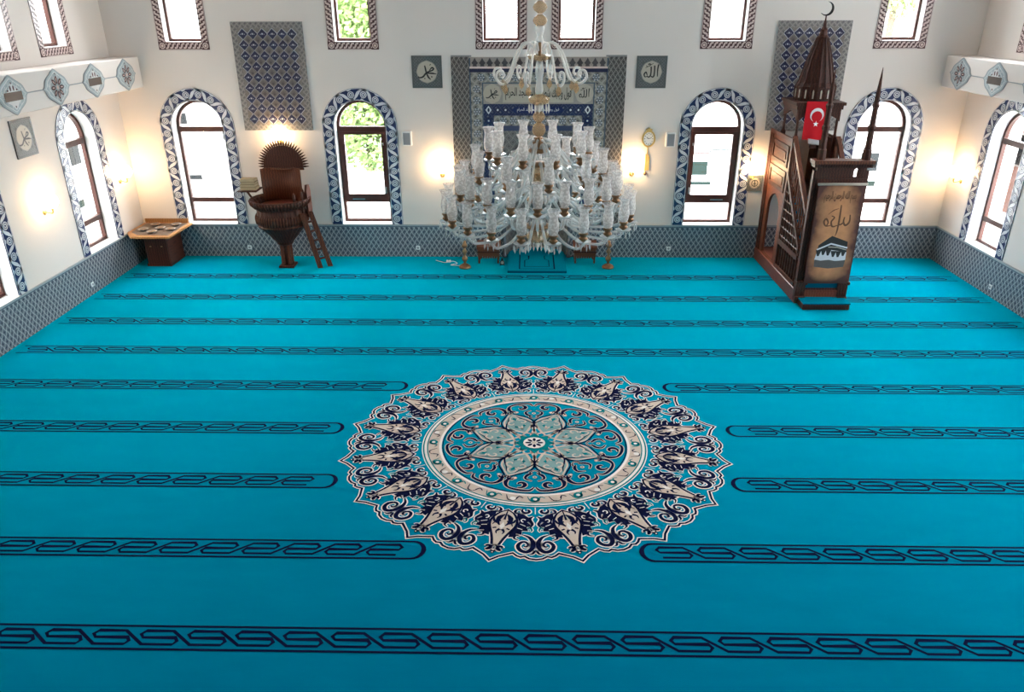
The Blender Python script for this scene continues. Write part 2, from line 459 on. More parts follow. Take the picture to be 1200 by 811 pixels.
b = MB(); b.box((-HX-TH, YF-TH, -.3), (HX+TH, YF, ZC+.3)); tag(b.build('wall_front', ['plaster']), 'plain plaster wall behind the gallery', 'wall', kind='structure')

# ceiling with a dome over the middle of the room
DC = (-.1, -7.3); DR = 5.6; DH = 4.2
b = MB(); b.prism(rect(-HX-TH, YF-TH, HX+TH, TH), ZC, ZC+.3, 'z', 0, [[(DC[0]+DR*cos(2*PI*i/48), DC[1]+DR*sin(2*PI*i/48)) for i in range(48)]])
ceil = tag(b.build('ceiling', ['ceiling_paint']), 'flat painted ceiling around the dome', 'ceiling', kind='structure')
b = MB(); b.lathe([((DR+.1)*cos(PI/2*i/12), ZC+.2+DH*sin(PI/2*i/12)) for i in range(13)], 48, (DC[0], DC[1], 0), cap=False); b.build('dome', ['ceiling_paint'], ceil)

b = MB(); b.box((-HX, YF, 3.0), (HX, -15.5, 3.3)); tag(b.build('floor_gallery', ['ceiling_paint']), 'gallery slab the picture is taken from', 'floor', kind='structure')
b = MB(); b.box((-HX, YF, -.06), (HX, 0, 0)); floor = tag(b.build('floor', ['carpet']), 'turquoise carpet covering the whole prayer hall', 'floor', kind='structure')

# light portals in the openings: they only steer the sampling of the sky
def portal(side, c, z0, z1, w):
    ld = bpy.data.lights.new('sky_portal', 'AREA'); ld.shape = 'RECTANGLE'; ld.size = w; ld.size_y = z1-z0
    try: ld.cycles.is_portal = True
    except Exception: return
    o = bpy.data.objects.new('sky_portal', ld); COL.objects.link(o)
    o.location = SIDE[side](c, (z0+z1)/2, TH+.02)
    o.rotation_euler = {'back': Vector((0, -1, 0)), 'left': Vector((1, 0, 0)), 'right': Vector((-1, 0, 0))}[side].to_track_quat('-Z', 'Y').to_euler()
for sd in SIDE:
    for c in LOW[sd]: portal(sd, c, ZS, ZT-BAND, OW*2)
    for c in UPP[sd]: portal(sd, c, UB+UBAND, UTOP-UBAND, (UHW-UBAND)*2)

# ---------------------------------------------------------------- windows
WN = [0]
def arch_path(c, rad, z0, spr):
    """point and outward normal at distance s along the middle of the arch band, and its total length"""
    leg = spr-z0; tot = 2*leg+PI*rad
    def at(s, t):
        if s <= leg: return (c-rad-t, z0+s)
        if s >= leg+PI*rad: return (c+rad+t, z0+(tot-s))
        a = PI-(s-leg)/rad; return (c+(rad+t)*cos(a), spr+(rad+t)*sin(a))
    return at, tot
def tile_border(side, c, parent):
    f = SIDE[side]; rad = (HW+OW)/2
    at, tot = arch_path(c, rad, ZS, SPR); hb = BAND/2-.004
    b = MB(lambda p: f(p.x, p.z, p.y))
    N = 70
    S = [tot*i/N for i in range(N+1)]
    outer = [at(s, hb) for s in S]; inner = [at(s, -hb) for s in S]
    b.prism(outer+inner[::-1], -.012, 0.0, 'y', 0)
    slab = b
    fl = Flat(lambda u, v, h: f(*at(u, v), -.012-h))
    def line(t, w, m, lay): fl.strip([(s, t-w/2) for s in S], [(s, t+w/2) for s in S], m, lay)
    line(hb-.010, .012, 1, 0); line(-hb+.010, .012, 1, 0)
    n = 24; per = tot/n
    for k in range(n):
        s0 = (k+.5)*per; sg = 1 if k % 2 == 0 else -1
        fl.disc((s0, 0), .080, 0, 2, 12); fl.disc((s0, 0), .064, 1, 3, 12); fl.stroke([(s0+.042*cos(q*PI/5), .042*sin(q*PI/5)) for q in range(10)], .011, 0, 4, closed=True)
        fl.disc((s0, 0), .017, 0, 4, 8)
        # leafy ribbon sweeping from one edge to the other between the rings
        fl.stroke(catmull([(s0-.07, sg*.088), (s0+.02, sg*.086), (s0+.10, sg*.03), (s0+.14, -sg*.03), (s0+.22, -sg*.086), (s0+.31, -sg*.088)], 4), [.014, .040, .056, .056, .040, .014], 1, 1)
        fl.poly([(s0-.02, -sg*.062), (s0+.03, -sg*.098), (s0-.06, -sg*.094)], 1, 1)
    slab.v += fl.b.v and [v for v in fl.b.v]; base = len(slab.v)-len(fl.b.v)
    for fc, m, uv in zip(fl.b.f, fl.b.m, fl.b.uv):
        slab.f.append([i+base for i in fc]); slab.m.append(m); slab.sm.append(False); slab.uv.append(None)
    me = bpy.data.meshes.new('tile_border'); me.from_pydata([tuple(v) for v in slab.v], [], slab.f)
    for x in ('navy_tile', 'pale_tile'): me.materials.append(MATS[x])
    me.polygons.foreach_set('material_index', slab.m); me.update()
    o = link('tile_border', me, parent); o['label'] = 'navy and white scrolling tile border'

def arched_window(side, c, sash, label):
    WN[0] += 1; f = SIDE[side]
    w = tag(empty('window_%d' % WN[0]), label, 'window', kind='structure')
    D0, D1 = .20, .27; fw = .055; xf = lambda p: f(c+p.x, p.z, p.y)
    mb = lambda: MB(xf)
    mb().prism(arch(0, OW, ZS, SPR), D0, D1, 'y', 0, [arch(0, OW-fw, ZS+fw+.01, SPR)]).build('window_frame', ['frame_brown'], w)
    zt1, zt2 = 2.535, 1.135
    mb().box((-OW+fw, D0-.015, zt1-.05), (OW-fw, D1, zt1+.05)).build('transom', ['frame_brown'], w)
    mb().box((-OW+fw, D0-.015, zt2-.045), (OW-fw, D1, zt2+.045)).build('transom', ['frame_brown'], w)
    ins = fw
    if sash:
        e = .075
        mb().prism(rect(-OW+fw, zt2+.045, OW-fw, zt1-.05), D0-.03, D0+.03, 'y', 0, [rect(-OW+fw+e, zt2+.045+e, OW-fw-e, zt1-.05-e*.7)]).build('sash', ['frame_brown'], w)
        hs = (1 if c < 0 else -1)
        for zz, hh in ((1.34, .13), (2.25, .05)):
            mb().box((hs*(OW-fw-.05), D0-.055, zz-hh/2), (hs*(OW-fw-.028), D0-.03, zz+hh/2), 0, .004).build('handle', ['silver'], w)
        mb().box((-.30*hs, D0-.03, zt2+.01), (-.05*hs, D0-.016, zt2+.03)).build('stay', ['silver'], w)
    n = 18; g = .235
    lun = [(-(OW-fw), zt1+.05)]+[((OW-fw), zt1+.05)]+[((OW-fw)*cos(PI*i/n), SPR+(OW-fw)*sin(PI*i/n)) for i in range(n+1)]
    mb().prism(lun, g, g+.006, 'y').build('pane', ['window_glass'], w)
    mb().box((-OW+fw, g, zt2+.045), (OW-fw, g+.006, zt1-.05)).build('pane', ['window_glass'], w)
    mb().box((-OW+fw, g, ZS+fw), (OW-fw, g+.006, zt2-.045)).build('pane', ['window_glass'], w)
    mb().box((-OW, -.02, ZS-.012), (OW, D0, ZS+.012)).build('sill', ['reveal_white'], w)
    tile_border(side, c, w)
    return w
LW = {('back', 0): 'arched window between the corner cabinet and the wooden pulpit', ('back', 1): 'arched window with green trees behind it', ('back', 2): 'arched window beside the oval gold clock', ('back', 3): 'arched window behind the minbar spires',
      ('left', 0): 'arched side window beside the corner cabinet', ('left', 1): 'arched side window beyond the calligraphy tile square', ('right', 0): 'arched side window on the wall by the minbar corner', ('right', 1): 'second arched side window from the minbar corner'}
for sd in SIDE:
    for i, c in enumerate(LOW[sd]):
        arched_window(sd, c, sd == 'back' and i in (1, 2), LW.get((sd, i), '%s arched window from the far corner on the %s side wall' % (('', '', 'third', 'added fourth', 'fifth')[i], 'cabinet' if sd == 'left' else 'minbar')))

def upper_border(side, c, parent):
    f = SIDE[side]; u0, u1, z0, z1 = c-UHW, c+UHW, UB, UTOP; t = UBAND
    b = MB(lambda p: f(p.x, p.z, p.y)); b.prism(rect(u0, z0, u1, z1), -.010, 0, 'y', 0, [rect(u0+t, z0+t, u1-t, z1-t)])
    fl = Flat(lambda u, v, h: f(u, v, -.010-h))
    def run(p, d, nrm, length):
        n = round(length/.085); per = length/n
        Q = lambda s, w: (p[0]+d[0]*s+nrm[0]*w, p[1]+d[1]*s+nrm[1]*w)
        for e in (-t*.44, t*.44): fl.stroke([Q(0, e), Q(length, e)], .009, 1, 0)
        for k in range(n):
            s = k*per; fl.stroke(catmull([Q(s-.01, -.048), Q(s+.03, -.030), Q(s+.045, 0), Q(s+.06, .030), Q(s+.10, .048)], 3), [.012, .030, .034, .030, .012], 1, 0)
            fl.disc(Q(s+.005, .030), .013, 1, 0, 6); fl.disc(Q(s+.085, -.030), .013, 1, 0, 6)
    h = t/2
    run((u0+h, z0+t), (0, 1), (-1, 0), z1-z0-2*t); run((u1-h, z0+t), (0, 1), (1, 0), z1-z0-2*t)
    run((u0+t, z0+h), (1, 0), (0, 1), u1-u0-2*t); run((u0+t, z1-h), (1, 0), (0, 1), u1-u0-2*t)
    for x in (u0+h, u1-h):
        for z in (z0+h, z1-h):
            fl.disc((x, z), .055, 1, 0, 12); fl.stroke([(x+.032*cos(q*PI/4), z+.032*sin(q*PI/4)) for q in range(8)], .012, 0, 1, closed=True)
    base = len(b.v); b.v += fl.b.v
    for fc, m in zip(fl.b.f, fl.b.m): b.f.append([i+base for i in fc]); b.m.append(m)
    me = bpy.data.meshes.new('tile_border'); me.from_pydata([tuple(v) for v in b.v], [], b.f)
    for x in ('maroon_tile', 'pink_tile'): me.materials.append(MATS[x])
    me.polygons.foreach_set('material_index', b.m); me.update()
    o = link('tile_border', me, parent); o['label'] = 'dark red and pale pink chain tile border'
def upper_window(side, c, label):
    WN[0] += 1; f = SIDE[side]; w = tag(empty('window_%d' % WN[0]), label, 'window', kind='structure')
    ow = UHW-UBAND; z0, z1 = UB+UBAND, UTOP-UBAND; xf = lambda p: f(c+p.x, p.z, p.y)
    MB(xf).prism(rect(-ow, z0, ow, z1), .16, .23, 'y', 0, [rect(-ow+.05, z0+.05, ow-.05, z1-.05)]).build('window_frame', ['frame_brown'], w)
    MB(xf).box((-ow+.05, .19, z0+.05), (ow-.05, .196, z1-.05)).build('pane', ['window_glass'], w)
    upper_border(side, c, w)
UL = {('back', 0): 'upper window above the arched window next to the corner cabinet', ('back', 1): 'upper window with a green tree behind, above an arched window', ('back', 2): 'upper window above the niche panel on the pulpit side', ('back', 3): 'upper window above the niche panel on the clock side', ('back', 4): 'upper window above the arched window by the clock', ('back', 5): 'upper window with foliage behind, above the minbar spires',
      ('left', 0): 'upper side window nearest the cabinet corner', ('left', 1): 'second upper side window from the cabinet corner', ('right', 0): 'upper side window nearest the minbar corner', ('right', 1): 'second upper side window from the minbar corner'}
for sd in SIDE:
    for i, c in enumerate(UPP[sd]):
        upper_window(sd, c, UL.get((sd, i), 'upper side window number %d from the %s corner' % (i+1, 'cabinet' if sd == 'left' else 'minbar')))

# ---------------------------------------------------------------- tiled dado
def dado(n, side, runs, label):
    f = SIDE[side]; b = MB(lambda p: f(p.x, p.z, p.y))
    for u0, u1 in runs:
        b.prism(rect(u0, 0, u1, .63), -.018, 0, 'y', 0)
        b.prism(rect(u0, .63, u1, ZS), -.024, 0, 'y', 1); b.prism(rect(u0, .648, u1, ZS+.004), -.03, 0, 'y', 2)
    o = b.build('trim_%d' % n, ['dado_lattice', 'slate_tile', 'ornament_grey'])
    return tag(o, label, 'tile dado', kind='structure')
dado(1, 'back', [(-HX+.02, -.66), (.66, HX-.02)], 'blue and white lattice tile dado under the niche wall windows')
dado(2, 'left', [(YF, 0)], 'blue and white lattice tile dado meeting the corner cabinet')
dado(3, 'right', [(YF, 0)], 'blue and white lattice tile dado on the wall by the minbar')

# ---------------------------------------------------------------- ledge with painted cartouches along both side walls
def cart_outline(w, h, n=4):
    q = [(-w, 0), (-w*.86, h*.13), (-w*.74, h*.42), (-w*.54, h*.60), (-w*.34, h*.74), (-w*.15, h*.90), (0, h)]
    top = catmull(q, n)
    pts = [(p.x, p.y) for p in top]
    pts += [(-x, y) for x, y in pts[::-1][1:]]
    pts += [(x, -y) for x, y in pts[::-1][1:-1]]
    return pts
def cartouche_mesh(kind, face):
    fl = Flat(lambda u, v, h: face(u, v, h), .012)
    o = cart_outline(.37, .275)
    for i, (sc, m) in enumerate(((1.0, 1), (.94, 0), (.84, 2), (.80, 0), (.62, 2), (.58, 0))):
        fl.poly([(x*sc, y*sc) for x, y in o], m, i)
    ol = cart_outline(.30, .215)
    for sgn in (-1, 1):
        for k in (.25, .55, .8):
            fl.stroke(spiral((sgn*.30*(1-k), .215*k*.95), .030, .010, 0, sgn*4.5), .008, 2, 8); fl.stroke(spiral((sgn*.30*(1-k), -.215*k*.95), .030, .010, 0, -sgn*4.5), .008, 2, 8)
    if kind == 'flower':
        for k in range(8):
            a = 2*PI*k/8; c = (.11*cos(a), .11*sin(a))
            fl.poly([(c[0]+(.062*cos(t)*cos(a)-.032*sin(t)*sin(a)), c[1]+(.062*cos(t)*sin(a)+.032*sin(t)*cos(a))) for t in [2*PI*j/10 for j in range(10)]], 3, 9)
            fl.poly([(c[0]+(.034*cos(t)*cos(a)-.010*sin(t)*sin(a)), c[1]+(.034*cos(t)*sin(a)+.010*sin(t)*cos(a))) for t in [2*PI*j/8 for j in range(8)]], 4, 10)
        fl.disc((0, 0), .03, 4, 10)
        for s in (-1, 1): fl.disc((0, s*.20), .014, 3, 9, 8)
    else:
        fl.poly([(-.2, -.02), (0, .17), (.2, -.02), (0, -.2)], 2, 8)
        fl.rect(-.205, -.075, .205, .045, 5, 10)
        for sx in (-1, 1):
            fl.disc((sx*.035, .095), .018, 3, 9, 8, .04); fl.disc((sx*.105, .070), .02, 3, 9, 8, .014)
        fl.disc((0, .165), .014, 3, 9, 8); fl.disc((0, -.155), .016, 3, 9, 8)
    b = MB(); b.xf = lambda p: face(p.x, p.z, p.y)
    b.prism(o, 0, .012, 'y', 1)
    base = len(b.v); b.v += fl.b.v
    for fc, m in zip(fl.b.f, fl.b.m): b.f.append([i+base for i in fc]); b.m.append(m)
    me = bpy.data.meshes.new('cartouche'); me.from_pydata([tuple(v) for v in b.v], [], b.f)
    for x in ('ornament_blue', 'ornament_grey', 'white_tile', 'maroon_tile', 'pink_tile', 'brass_plate'): me.materials.append(MATS[x])
    me.polygons.foreach_set('material_index', b.m); me.update(); return me
for sd, sx, n in (('left', -1, 4), ('right', 1, 5)):
    b = MB(); b.box((sx*HX, -14.6, 3.34), (sx*7.51, 0, 3.885), 0, .012)
    led = tag(b.build('trim_%d' % n, ['plaster']), 'plaster ledge with painted cartouches on the %s wall' % ('cabinet side' if sx < 0 else 'minbar side'), 'ledge', kind='structure')
    face = (lambda u, v, h: Vector((h, u, v))) if sx < 0 else (lambda u, v, h: Vector((-h, -u, v)))
    kinds = {k: cartouche_mesh(k, face) for k in ('flower', 'plate')}
    ys = [-.60-1.113*k for k in range(7)]
    for k, y in enumerate(ys):
        o = link('cartouche', kinds['flower' if k % 2 == 0 else 'plate'], led, (sx*7.51, y, 3.61))
        if k:
            m = MB(); m.box((sx*7.505, ys[k-1]-.36, 3.603), (sx*7.498, y+.36, 3.617)); m.build('link_line', ['ornament_grey'], led)
# ---------------------------------------------------------------- woven pattern of the carpet
FLOORP = lambda u, v, h: Vector((u, v, h))
def row_band(y, x0, x1, mirror, cap0, cap1):
    fl = Flat(FLOORP); H = .125; h = .073; lw = .027; P = .40
    # fill
    def end(x, sgn):
        return [(x-sgn*H*.9+sgn*H*.9*cos(a), y+H*sin(a)) for a in [-PI/2+PI*i/10 for i in range(11)]]
    left = [(x0, y+H), (x0, y-H)] if not cap0 else [(2*x0+0-p[0], p[1]) for p in end(x0, 1)][::-1]
    if cap0: left = [(x0+H*.9-H*.9*cos(a), y+H*sin(a)) for a in [PI/2-PI*i/10 for i in range(11)]]
    right = [(x1, y-H), (x1, y+H)] if not cap1 else [(x1-H*.9+H*.9*cos(a), y+H*sin(a)) for a in [-PI/2+PI*i/10 for i in range(11)]]
    fl.poly(left+right, 0, 0)
    a0 = x0+(H*.9 if cap0 else 0); a1 = x1-(H*.9 if cap1 else 0)
    fl.stroke([(a0, y+H), (a1, y+H)], lw*.9, 1, 1); fl.stroke([(a0, y-H), (a1, y-H)], lw*.9, 1, 1)
    if cap0: fl.stroke([(p[0]+.012, p[1]) for p in left], [lw*.9, .05, lw*.9], 1, 1)
    if cap1: fl.stroke([(p[0]-.012, p[1]) for p in right], [lw*.9, .05, lw*.9], 1, 1)
    # one endless interlaced line
    unit = [(.118, -1), (.754, -1), (.82, -.5), (.754, 0), (.075, 0), (0, .5), (.075, 1), (.645, 1)]
    n = int((a1-a0-.06)/P)
    off = a0+(a1-a0-n*P)/2
    pts = []
    for k in range(n):
        for (x, v) in unit: pts.append((off+(k+x)*P, y+v*h))
    if pts:
        if mirror: pts = [(a0+a1-p[0], p[1]) for p in pts]
        fl.stroke(pts, lw, 1, 1)
    o = fl.build('row_band', ['carpet_band', 'carpet_navy'], floor)
    return o
for i in range(14):
    y = -(1.2882+1.1375*i)
    if 4 <= i <= 7:
        l, r = [(-1.83, 1.67), (-2.46, 2.26), (-2.28, 2.05), (-1.165, .90)][i-4]
        row_band(y, -HX+.15, l, True, False, True); row_band(y, r, HX-.15, False, True, False)
    else: row_band(y, -HX+.15, HX-.15, False, False, False)

# ---------------------------------------------------------------- medallion
MC = (-.10, -7.29); EX = 1.03; EY = .968
def medallion():
    TE, NV, WH, BG, DI, TL = 0, 1, 2, 3, 4, 5
    parts = []
    root = None
    def frame(ang):
        ca, sa = cos(ang), sin(ang)
        return lambda lat, r, h: Vector((MC[0]+EX*(r*ca-lat*sa), MC[1]+EY*(r*sa+lat*ca), h))
    mats = ['carpet', 'carpet_navy', 'carpet_white', 'carpet_beige', 'carpet_disc', 'carpet_teal', 'carpet_pale']
    S = 2*PI/16
    # --- scalloped outline round everything
    fl = Flat(lambda x, y, h: Vector((MC[0]+EX*x, MC[1]+EY*y, h)))
    half = [(2.205, 0), (2.135, 1.9), (2.10, 3.6), (2.068, 5.3), (2.105, 6.4), (2.122, 7.4), (2.108, 8.4), (2.14, 9.6), (2.152, 11.25)]
    out = []
    for k in range(16):
        c = (k+.5)*22.5
        seq = [(r, c-a) for r, a in half[::-1]]+[(r, c+a) for r, a in half[1:-1]]
        out += [(r*cos(math.radians(a)), r*sin(math.radians(a))) for r, a in seq]
    fl.stroke(out, .022, NV, 1, closed=True, halo=WH, halo_w=.013)
    # --- ring and inner disc
    def circ(r, n=96): return [(r*cos(2*PI*i/n), r*sin(2*PI*i/n)) for i in range(n)]
    def annulus(r0, r1, m, lay): fl.strip(circ(r0), circ(r1), m, lay, True)
    annulus(1.285, 1.297, WH, 0); annulus(1.268, 1.285, TL, 0)
    annulus(1.238, 1.268, WH, 1); annulus(1.10, 1.238, BG, 1); annulus(1.070, 1.10, WH, 1); annulus(1.225, 1.238, TL, 2)
    fl.poly(circ(1.07, 64), DI, 0); annulus(1.050, 1.062, NV, 2)
    for k in range(32):
        a = 2*PI*k/32; p = lambda r, da: (r*cos(a+da), r*sin(a+da))
        if k % 2 == 0:
            fl.disc(p(1.168, 0), .052, TL, 3, 10); fl.disc(p(1.168, 0), .022, WH, 4, 8)
        else:
            fl.disc(p(1.175, 0), .034, 3 if k % 4 == 1 else WH, 4, 8)
        fl.stroke(catmull([p(1.12, -.07), p(1.205, -.035), p(1.195, .02), p(1.125, .05), p(1.15, .09)], 3), [.008, .018, .010], NV if k % 2 else TL, 3)
    o1 = fl.build('medallion', mats, floor); o1['label'] = 'round woven medallion with beige palmettes'
    # --- palmettes (sixteen) and the scroll pairs between them
    def sector(place_ax, place_bd):
        fa = Flat(place_ax); W = .014
        body = [(1.40, .0), (1.44, .055), (1.51, .096), (1.58, .118), (1.65, .116), (1.73, .090), (1.81, .060), (1.90, .034), (1.99, .016)]
        def drop(g): 
            q = catmull([(l+(g if l else 0), r-(g if r < 1.41 else 0)) for r, l in body], 3)
            L_ = [(p.x, p.y) for p in q]; return L_+[(-x, y) for x, y in L_[::-1]]
        fa.poly(drop(.040), WH, 1); fa.poly(drop(.028), NV, 2); fa.poly(drop(0), BG, 3)
        for s in (-1, 1):
            # serrated navy wing leaf
            wing = [(s*.105, 1.42), (s*.17, 1.435), (s*.225, 1.475), (s*.255, 1.535), (s*.225, 1.555), (s*.280, 1.605), (s*.235, 1.635), (s*.265, 1.695), (s*.205, 1.705), (s*.215, 1.77), (s*.160, 1.755), (s*.150, 1.815), (s*.095, 1.83), (s*.10, 1.74), (s*.145, 1.65), (s*.148, 1.56), (s*.11, 1.48)]
            cx = sum(p[0] for p in wing)/len(wing); cy_ = sum(p[1] for p in wing)/len(wing)
            fa.poly([(cx+(p[0]-cx)*1.16, cy_+(p[1]-cy_)*1.10) for p in wing], WH, 0); fa.poly(wing, NV, 2)
            fa.stroke(spiral((s*.190, 1.53), .034, .010, PI*.5, PI*.5+s*4.4, 10), .013, WH, 3); fa.stroke([(s*.165, 1.60), (s*.225, 1.625)], .009, WH, 3); fa.stroke([(s*.150, 1.67), (s*.205, 1.685)], .009, WH, 3)
            # inner leaves
            fa.stroke(catmull([(s*.012, 1.47), (s*.055, 1.53), (s*.060, 1.60), (s*.028, 1.66)], 4), [.012, .056, .040, .010], NV, 4)
            fa.stroke(catmull([(s*.065, 1.63), (s*.10, 1.585), (s*.105, 1.54)], 3), [.008, .030, .008], NV, 4)
            fa.stroke(catmull([(s*.012, 1.72), (s*.038, 1.76), (s*.028, 1.80)], 3), [.034, .020, .006], NV, 4)
            fa.stroke([(s*.050, 1.70), (s*.085, 1.715)], .020, NV, 4); fa.stroke(catmull([(s*.03, 1.585), (s*.075, 1.60), (s*.10, 1.66)], 3), [.024, .018, .006], NV, 5)
            # curls of the tip
            c = spiral((s*.064, 2.010), .042, .014, PI/2-s*.2, PI/2-s*.2+s*4.6, 10)
            fa.stroke([(0, 1.965)]+c[:1]+c, [.014, .032, .022], NV, 2, halo=WH, halo_w=W*.9)
        fa.stroke([(0, 1.40), (0, 1.56)], [.010, .024], NV, 5); fa.poly([(0, 1.60), (.026, 1.67), (0, 1.72), (-.026, 1.67)], WH, 4)
        fa.disc((0, 2.045), .034, NV, 2, 8); fa.disc((0, 2.045), .016, WH, 4, 8); fa.disc((0, 2.085), .018, NV, 2, 8); fa.disc((0, 2.085), .009, WH, 4, 6)
        # motifs on the line between two palmettes
        fb = Flat(place_bd)
        for s in (-1, 1):
            ring_ = catmull([(s*.125, 1.775), (s*.062, 1.815), (s*.026, 1.895), (s*.034, 1.985), (s*.085, 2.040), (s*.145, 2.015), (s*.168, 1.950), (s*.138, 1.895), (s*.095, 1.890), (s*.072, 1.930), (s*.090, 1.962), (s*.112, 1.952)], 3)
            fb.stroke([(p.x, p.y) for p in ring_], [.010, .030, .046, .046, .044, .042, .038, .032, .026, .022, .022, .012], NV, 1, halo=WH, halo_w=W)
            fb.stroke(catmull([(s*.010, 2.015), (s*.030, 2.065), (s*.062, 2.070)], 3), [.03, .022, .006], NV, 0, halo=WH, halo_w=W*.8)
            fb.stroke(catmull([(s*.16, 1.86), (s*.205, 1.83), (s*.19, 1.78), (s*.15, 1.80)], 3), [.008, .026, .008], NV, 0, halo=WH, halo_w=W*.8)
            # small curls next to the ring
            fb.stroke(spiral((s*.085, 1.375), .050, .016, PI*.5-s*2.3, PI*.5-s*2.3+s*5.4, 14), [.014, .034, .030, .016], NV, 0, halo=WH, halo_w=W)
            fb.stroke(catmull([(s*.14, 1.345), (s*.19, 1.36), (s*.20, 1.41), (s*.15, 1.425)], 4), [.010, .030, .012], NV, 0, halo=WH, halo_w=W)
            fb.stroke(catmull([(s*.02, 1.47), (s*.06, 1.52), (s*.03, 1.60), (s*.055, 1.66)], 4), [.008, .042, .028, .008], NV, 0, halo=WH, halo_w=W)
            fb.stroke(catmull([(s*.05, 1.73), (s*.035, 1.70), (s*.055, 1.66), (s*.10, 1.70)], 3), [.006, .022, .006], TL, 0, halo=WH, halo_w=W*.7)
        fb.stroke([(0, 1.31), (0, 1.43)], .010, WH, 0)
        b = fa.b; base = len(b.v); b.v += fb.b.v
        for fc, m, uv in zip(fb.b.f, fb.b.m, fb.b.uv): b.f.append([i+base for i in fc]); b.m.append(m); b.sm.append(False); b.uv.append(uv)
        return fa
    for k in range(16):
        fa = sector(frame((k+.5)*S), frame(k*S))
        fa.build('palmette', mats, o1)
    # --- inner eight-petal arabesque
    for k in range(8):
        pa = Flat(frame((k+.5)*2*PI/8)); 
        pet = catmull([(0, .24), (.10, .34), (.175, .46), (.165, .58), (.09, .68), (0, .79)], 5); pet = [(p.x, p.y) for p in pet]; full = pet+[(-x, y) for x, y in pet[::-1][1:-1]]
        pa.poly(full, BG, 1)
        pa.stroke([(x*1.10, .24+(y-.24)*1.04) for x, y in pet[6:]], [.010, .022, .016, .020, .008], NV, 2); pa.stroke([(-x*1.10, .24+(y-.24)*1.04) for x, y in pet[6:]], [.010, .022, .016, .020, .008], NV, 2)
        inner = catmull([(0, .28), (.075, .36), (.148, .46), (.138, .58), (.072, .67), (0, .755)], 4); inner = [(p.x, p.y) for p in inner]
        pa.poly(inner+[(-x, y) for x, y in inner[::-1][1:-1]], 6, 2)
        for s in (-1, 1):
            pa.stroke(spiral((s*.068, .53), .058, .018, PI*.5+s*.6, PI*.5+s*.6-s*5.2, 14), [.022, .026, .020, .012], BG, 3)
            pa.stroke(catmull([(0, .36), (s*.02, .42), (s*.075, .455)], 4), [.03, .024, .012], BG, 3)
            pa.stroke(catmull([(s*.01, .60), (s*.05, .62), (s*.035, .67), (0, .70)], 4), [.02, .02, .014], BG, 3)
            # straps of the star
            pa.stroke([(s*.03, .17), (s*.20, .40)], .034, BG, 1); pa.stroke([(s*.012, .26), (s*.10, .17)], .024, BG, 1)
        pa.poly([(0, .575), (.026, .62), (0, .665), (-.026, .62)], TL, 4)
        for s in (-1, 1): pa.poly([(s*.035, .40), (s*.075, .43), (s*.06, .46), (s*.03, .44)], TL, 4)
        pa.build('petal', mats, o1)
        fb = Flat(frame(k*2*PI/8))
        fb.stroke(catmull([(0, .36), (0, .47)], 2), .016, NV, 3)
        for s in (-1, 1):
            fb.stroke(catmull([(0, .44), (s*.03, .385), (s*.045, .36)], 3), [.018, .014, .006], NV, 3)
            fb.stroke(catmull([(0, .47), (s*.06, .53), (s*.16, .60), (s*.22, .66)], 4), [.02, .018, .014, .006], NV, 3)
            # big scroll lying against the ring
            fb.stroke(catmull([(s*.25, .74), (s*.31, .83), (s*.29, .93), (s*.18, .99), (s*.06, 1.0), (s*.01, .94)], 5), [.012, .046, .026, .034, .030, .010], NV, 1, halo=3, halo_w=.010)
            fb.stroke(spiral((s*.155, .885), .070, .020, PI*.5-s*.5, PI*.5-s*.5+s*5.0, 14), [.012, .046, .034, .016], NV, 2, halo=3, halo_w=.010)
            fb.stroke(catmull([(s*.30, .70), (s*.34, .75), (s*.385, .72), (s*.36, .67)], 4), [.008, .024, .006], NV, 1, halo=3, halo_w=.008)
            fb.stroke(catmull([(s*.02, .66), (s*.08, .70), (s*.10, .77), (s*.03, .82)], 4), [.008, .036, .024, .008], NV, 1, halo=3, halo_w=.008)
            fb.stroke(catmull([(0, .60), (s*.05, .64), (s*.045, .70)], 3), [.006, .016, .006], NV, 1, halo=3, halo_w=.008)
            fb.disc((s*.21, .76), .022, 3, 3, 8); fb.disc((s*.21, .76), .010, WH, 4, 6)
        fb.disc((0, .74), .026, 3, 2, 8); fb.disc((0, .74), .012, TL, 3, 6)
        fb.build('scroll', mats, o1)
    fc = Flat(frame(0))
    fc.poly([(.235*cos(2*PI*i/16)*(1 if i % 2 == 0 else .72), .235*sin(2*PI*i/16)*(1 if i % 2 == 0 else .72)) for i in range(16)], TL, 2)
    fc.disc((0, 0), .128, WH, 5, 16)
    for k in range(8):
        a = 2*PI*k/8; c = (.070*cos(a), .070*sin(a))
        fc.poly([(c[0]+.036*cos(t)*cos(a)-.019*sin(t)*sin(a), c[1]+.036*cos(t)*sin(a)+.019*sin(t)*cos(a)) for t in [2*PI*j/10 for j in range(10)]], NV, 6)
    fc.disc((0, 0), .030, 3, 7, 10)
    fc.build('rosette', mats, o1)
medallion()
